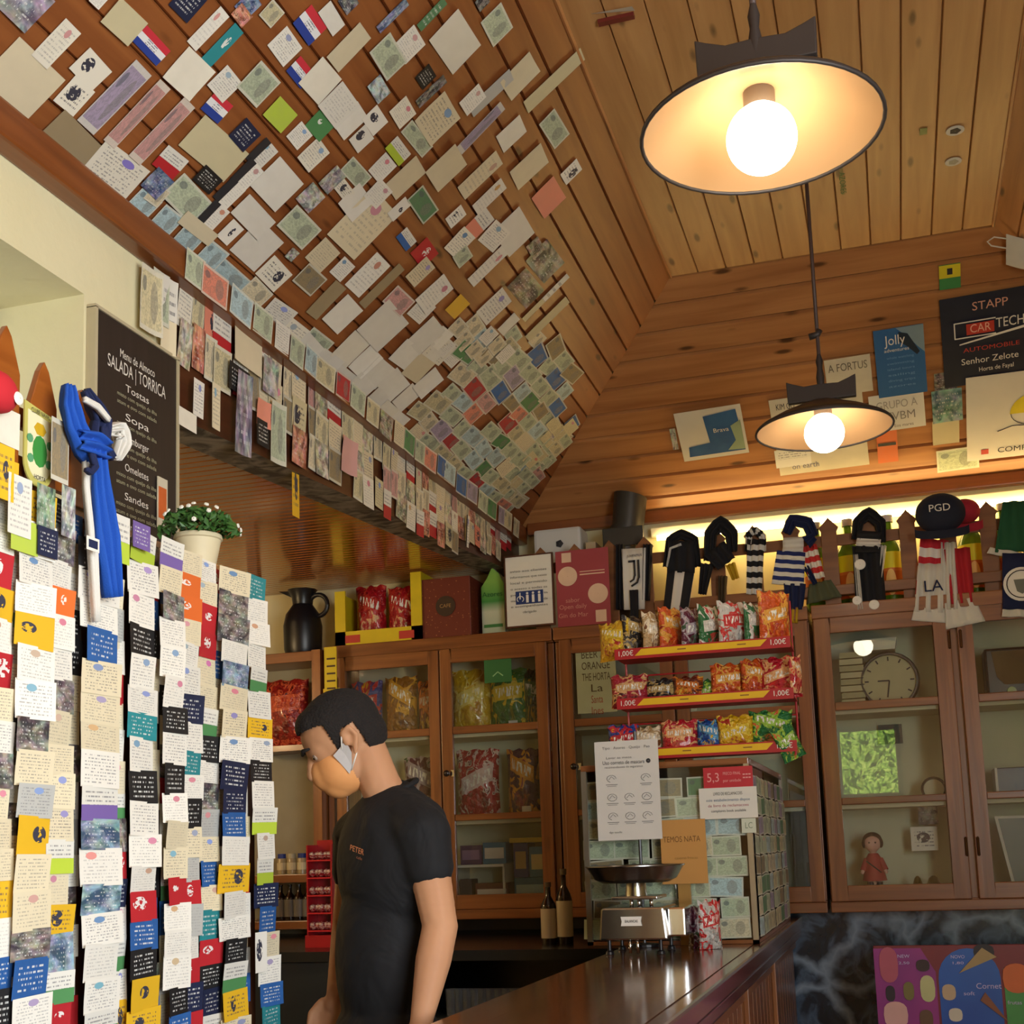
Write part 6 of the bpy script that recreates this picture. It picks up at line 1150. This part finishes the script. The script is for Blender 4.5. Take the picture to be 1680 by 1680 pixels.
def lolly(x, y, wd, ht, mat, nm='ice_lolly'): c = atY(x, y, YI-.006); MB().prism([(c.x+wd/2*math.cos(q*PI/8)*(1 if True else 1), YI-.003, c.z+ht/2*(abs(math.sin(q*PI/8))**.6)*(1 if math.sin(q*PI/8) >= 0 else -1)) for q in range(16)], (0, -.004, 0)).build(nm, mat, t)
lolly(1458, 1583, .07, .135, plain('b8586c')); lolly(1514, 1584, .05, .045, plain('3c2420'), 'chocolate_disc'); lolly(1522, 1622, .055, .10, plain('c8c890')); lolly(1491, 1626, .04, .07, plain('7c7038')); lolly(1461, 1630, .035, .06, plain('2c1c24')); lolly(1557, 1628, .05, .06, plain('c8b090')); lolly(1520, 1672, .05, .07, plain('6a4a30')); lolly(1568, 1665, .05, .05, plain('d8d0c0')); lolly(1470, 1665, .09, .10, plain('e0b0a8'), 'pink_mix')
m = MB(); c = atY(1612, 1570, YI-.006); m.prism([c+V((-.09, 0, -.06)), c+V((.0, 0, .035)), c+V((.05, 0, .0))], (0, -.004, 0)); m.build('cone', plain('b09868'), t); lolly(1614, 1562, .075, .06, plain('2c2226'), 'cone_top'); m = MB(); c = atY(1632, 1650, YI-.006); m.prism([c+V((-.03, 0, .05)), c+V((-.05, 0, .02)), c+V((.045, 0, -.06))], (0, -.004, 0)); m.build('cone', plain('8a5438'), t)
lolly(1668, 1605, .10, .11, plain('d87038'), 'orange_slice')
for s, x, y, sz, mw in (('NEW', 1482, 1569, .018, .045), ('2,50', 1483, 1580, .014, .04), ('NOVO', 1571, 1570, .018, .05), ('1,80', 1571, 1580, .014, .04), ('Cornet', 1622, 1618, .03, .09), ('soft', 1590, 1630, .02, .04), ('frutas', 1665, 1645, .02, .05)): txt(s, atY(x, y, YI-.0035), XD, ZU, sz, plain('c8c0e8'), t, maxw=mw)

# ================================================================ THE MAN BEHIND THE COUNTER
Fh = V((-math.sin(-YAW), math.cos(YAW), 0)); Rh = V((Fh.y, -Fh.x, 0)); D0 = 3.0
def PP(x, y, d=0.): return hit(x, y, CAM+Fh*(D0+d), Fh)
def dirn(a): a = math.radians(a); return -Rh*math.cos(a)-Fh*math.sin(a)
ft = dirn(25); lt = ZU.cross(ft)                       # chest direction and his left
SKIN = mk('skin', lambda b: (b.bump(b.noise(b.ob, 90.), .08, .002), b.mix(b.noise(b.ob, 9., 3.), rgb('ad7b58'), rgb('c29069')))[1], .68, 0, Subsurface_Weight=.06)
SHIRT = mk('black_tshirt', lambda b: (b.bump(b.noise(b.ob, 7., 3., 0, .8), .6, .03), b.mix(b.noise(b.ob, 30.), rgb('050609'), rgb('0a0b10')))[1], .85)
man = thing('person', 'man in black T-shirt and orange face mask, head bowed, behind the counter', 'person', (PP(640, 1500).x, PP(640, 1500).y, 0))
hc = PP(561, 1204); fh0 = dirn(10); bow = math.radians(33); hf = (fh0*math.cos(bow)-ZU*math.sin(bow)).normalized(); hs = ZU.cross(fh0).normalized(); hu = hf.cross(hs).normalized()
if hu.z < 0: hu = -hu
def H(a, b, c): return hc+hf*a+hs*b+hu*c
def E(c, a, b, u): return ('e', H(*c), hf*a, hs*b, hu*u)
hipz = .96; base = PP(640, 1640); nb = PP(640, 1322, .02); 
sh_l, el_l, wr_l = PP(694, 1368, -.13), PP(722, 1520, -.15), PP(692, 1672, -.20)
sh_r, el_r, wr_r = PP(588, 1372, .15), PP(570, 1530, .20), PP(553, 1628, .10)
chest, belly = PP(640, 1425, .02), PP(632, 1570, .02); pel = V((belly.x, belly.y, hipz))
def T(c, a, b, u): return ('e', c, ft*a, lt*b, ZU*u)
def hand(wr, d, side, pn, s=1.):
    """palm and five bent fingers; d points to the fingertips, side towards the thumb, pn out of the palm"""
    d, side, pn = d.normalized(), side.normalized(), pn.normalized(); out = [('e', wr+d*.05*s, d*.05*s, side*.04*s, pn*.016*s), ('c', wr-d*.01, .026*s, wr+d*.03*s, .024*s)]
    for i, (o_, L) in enumerate(((.028, .068), (.010, .078), (-.009, .072), (-.027, .056))):
        a_ = wr+d*.09*s+side*o_*s; b_ = a_+(d*.9+pn*.35)*L*.5*s; c_ = b_+(d*.45+pn*.85)*L*.32*s; e_ = c_+(pn*.9-d*.1)*L*.25*s
        out += [('c', a_-d*.03*s, .0095*s, b_, .0088*s), ('c', b_, .0088*s, c_, .008*s), ('c', c_, .008*s, e_, .007*s)]
    a_ = wr+d*.025*s+side*.03*s; b_ = a_+(side*.6+d*.75+pn*.25)*.035*s; c_ = b_+(d*.9+pn*.4)*.03*s
    return out+[('c', a_, .013*s, b_, .0105*s), ('c', b_, .0105*s, c_, .009*s)]
fr = dirn(0)
parts = [E((0, 0, .012), .094, .074, .086), E((.034, 0, -.055), .06, .055, .07), E((.055, 0, -.002), .042, .055, .046), E((.066, 0, -.108), .024, .026, .02), ('c', H(.094, 0, -.012), .010, H(.112, 0, -.045), .014),
         ('c', H(.010, .074, -.03), .007, H(.006, .082, -.004), .006), ('c', H(.006, .082, -.004), .006, H(-.014, .088, .002), .0065), ('c', H(-.014, .088, .002), .0065, H(-.020, .087, -.024), .0065), ('c', H(-.020, .087, -.024), .0065, H(.004, .078, -.056), .007), E((-.004, .076, -.024), .014, .005, .024), ('c', H(.010, -.074, -.03), .007, H(-.014, -.088, .002), .0065), ('c', H(-.014, -.088, .002), .0065, H(.004, -.078, -.056), .007), E((-.004, -.076, -.024), .014, .005, .024), ('c', H(-.03, 0, -.045), .050, PP(624, 1288), .050), ('c', PP(622, 1283), .050, nb, .054),
         T(chest, .105, .17, .19), T(belly, .10, .145, .20), T(pel, .11, .155, .13), ('c', nb+lt*.05-V((0, 0, .04)), .045, sh_l, .05), ('c', nb-lt*.05-V((0, 0, .04)), .045, sh_r, .05),
         ('c', sh_l, .052, el_l, .040), ('c', el_l, .041, el_l.lerp(wr_l, .35), .041), ('c', el_l.lerp(wr_l, .35), .041, wr_l, .026), ('c', sh_r, .052, el_r, .040), ('c', el_r, .041, wr_r, .026)]
parts += hand(wr_l, (wr_l-el_l)+V((0, 0, -.1)), fr, -lt) + hand(wr_r, V((0, 0, -1))+fr*.35, fr*.8-lt*.1, lt*1.0, .95)
for s_ in (-1, 1):
    hp = pel+lt*.09*s_; kn = V((hp.x, hp.y, .5))+ft*.03; an = V((hp.x, hp.y, .09)); parts += [('c', hp, .088, kn, .058), ('c', kn, .058, an, .038), ('c', an-V((0, 0, .045)), .036, an+ft*.13-V((0, 0, .055)), .03)]
body = blob('body', parts, SKIN, man, .005, 5); body['label'] = 'light skin of head, neck and arms'
shp = [T(chest+V((0, 0, .01)), .118, .185, .185), T(belly, .112, .158, .24), ('c', nb+lt*.045-V((0, 0, .014)), .062, sh_l, .066), ('c', nb-lt*.045-V((0, 0, .014)), .062, sh_r, .066), ('c', nb-ft*.02+V((0, 0, .002)), .062, nb-ft*.03+V((0, 0, -.08)), .09), ('c', PP(652, 1310, .03), .048, PP(692, 1352, -.06), .062), T(pel+V((0, 0, .06)), .122, .168, .13),
       ('c', sh_l, .064, sh_l.lerp(el_l, .36), .057), ('c', sh_r, .064, sh_r.lerp(el_r, .36), .057)]
blob('t_shirt', shp, SHIRT, man, .008, 4)
MB().tube([nb+V((0, 0, .034))-ft*.004+(ft*.060*math.cos(k*PI/10)+lt*.060*math.sin(k*PI/10))+ZU*(-.026*math.cos(k*PI/10)) for k in range(21)], .0065, 8, cap=False).build('collar', SHIRT, man, smooth=2)
trs = [T(pel, .125, .17, .10)]
for s_ in (-1, 1): hp = pel+lt*.09*s_; kn = V((hp.x, hp.y, .5))+ft*.03; trs += [('c', hp, .10, kn, .072), ('c', kn, .072, V((hp.x, hp.y, .12)), .055)]
blob('trousers', trs, plain('1a1d26', .8), man, .01, 4)
for s_ in (-1, 1): q = V((pel.x, pel.y, .045))+lt*.09*s_; blob('shoe', [('c', q-ft*.03, .046, q+ft*.15-V((0, 0, .005)), .04)], BLACK, man, .008, 3)
def trim(o, keep):
    bm = bmesh.new(); bm.from_mesh(o.data); l = rootloc(o.parent); bad = []
    for v in bm.verts:
        q = v.co+l-hc
        if not keep(q.dot(hf), q.dot(hs), q.dot(hu)): bad.append(v)
    bmesh.ops.delete(bm, geom=bad, context='VERTS'); bm.to_mesh(o.data); bm.free()
HAIR = mk('dark_short_hair', lambda b: (b.bump(b.noise(b.ob, 160., 2.), .7, .006), b.mix(b.noise(b.ob, 40.), rgb('0e0a09'), rgb('1c1512')))[1], .9)
hr = blob('hair', [E((-.004, 0, .018), .101, .081, .088), E((.045, 0, .05), .045, .06, .045), E((-.035, 0, -.02), .066, .066, .07)], HAIR, man, .0035, 6)
def keep(x, y, z):
    if x > .035: return z > .040+.25*(x-.035)
    if x > .005: return z > -.030
    if x > -.03: return z > .004
    return z > -.085-.3*(x+.03)
trim(hr, keep)
s_ = hr.modifiers.new('thickness', 'SOLIDIFY'); s_.thickness = .004; s_.offset = -1
mk_ = blob('face_mask', [E((.043, 0, -.066), .066, .0615, .066), E((.072, 0, -.06), .048, .038, .048), E((.066, 0, -.086), .044, .04, .044)], mk('orange_mask_cloth', lambda b: b.mix(b.noise(b.ob, 14.), rgb('d08a4e'), rgb('e2a468')), .8), man, .0045, 6)
trim(mk_, lambda x, y, z: x > .028 and z < -.026+.35*(x-.06))
for sy in (-1, 1):
    MB().tube([H(.03, sy*.064, -.04), H(.012, sy*.080, -.010), H(-.014, sy*.086, -.004), H(-.018, sy*.084, -.03), H(.006, sy*.078, -.062), H(.034, sy*.060, -.085)], .002, 6).build('ear_loop', WHT, mk_, smooth=2)
    m = MB(); m.loft([[H(.050, sy*.0625, -.034), H(.046, sy*.0635, -.058), H(.042, sy*.062, -.09)], [H(.028, sy*.068, -.028), H(.026, sy*.069, -.05), H(.028, sy*.066, -.078)], [H(.012, sy*.076, -.022), H(.010, sy*.077, -.036), H(.012, sy*.075, -.052)]], 0, False, False); m.build('side_panel', plain('b8b4b2', .7), mk_)
    MB().lathe(H(.0845, sy*.031, -.012), [(.010, -.004), (.008, .002), (.004, .004), (.001, .0045)], 14, 0, False, tuple(hf+hs*sy*.3)).build('eye', plain('a08a7c', .3), man, smooth=True)
    MB().lathe(H(.089, sy*.0325, -.014), [(.0045, -.001), (.001, .0012)], 10, 0, False, tuple(hf+hs*sy*.3)).build('iris', plain('2a1a12', .2), man)
    MB().tube([H(.103, sy*.014, .010), H(.100, sy*.030, .015), H(.086, sy*.048, .010)], [.004, .005, .003], 6).build('eyebrow', HAIR, man, smooth=2)
# orange print on the chest
lp = PP(590, 1397); d_ = (lp-CAM).normalized(); q = chest; n_ = (ft*.55-Fh*.8).normalized()
dg = bpy.context.evaluated_depsgraph_get(); ts = [o for o in S.objects if o.name.startswith('t_shirt')][0]; bpy.context.view_layer.update()
def on_shirt(x, y):
    d = ray(x, y).normalized(); l = ts.matrix_world.translation; ok, p_, nn, _ = ts.ray_cast(CAM-l, d); return (p_+l, nn) if ok else (PP(x, y, -.1), -Fh)
p1, n1 = on_shirt(590, 1395); p2, _ = on_shirt(606, 1402); p3, n3 = on_shirt(575, 1390)
axx = (p2-p3).normalized()
txt('PETER', p1+n1*.006, axx, ZU, .018, plain('d88858'), man, 'shirt_print', .002, maxw=.055, bold=.01); p4, n4 = on_shirt(594, 1408); txt('cafe', p4+n4*.006, axx, ZU, .009, plain('b06a4a'), man, 'shirt_print', .002, maxw=.022)
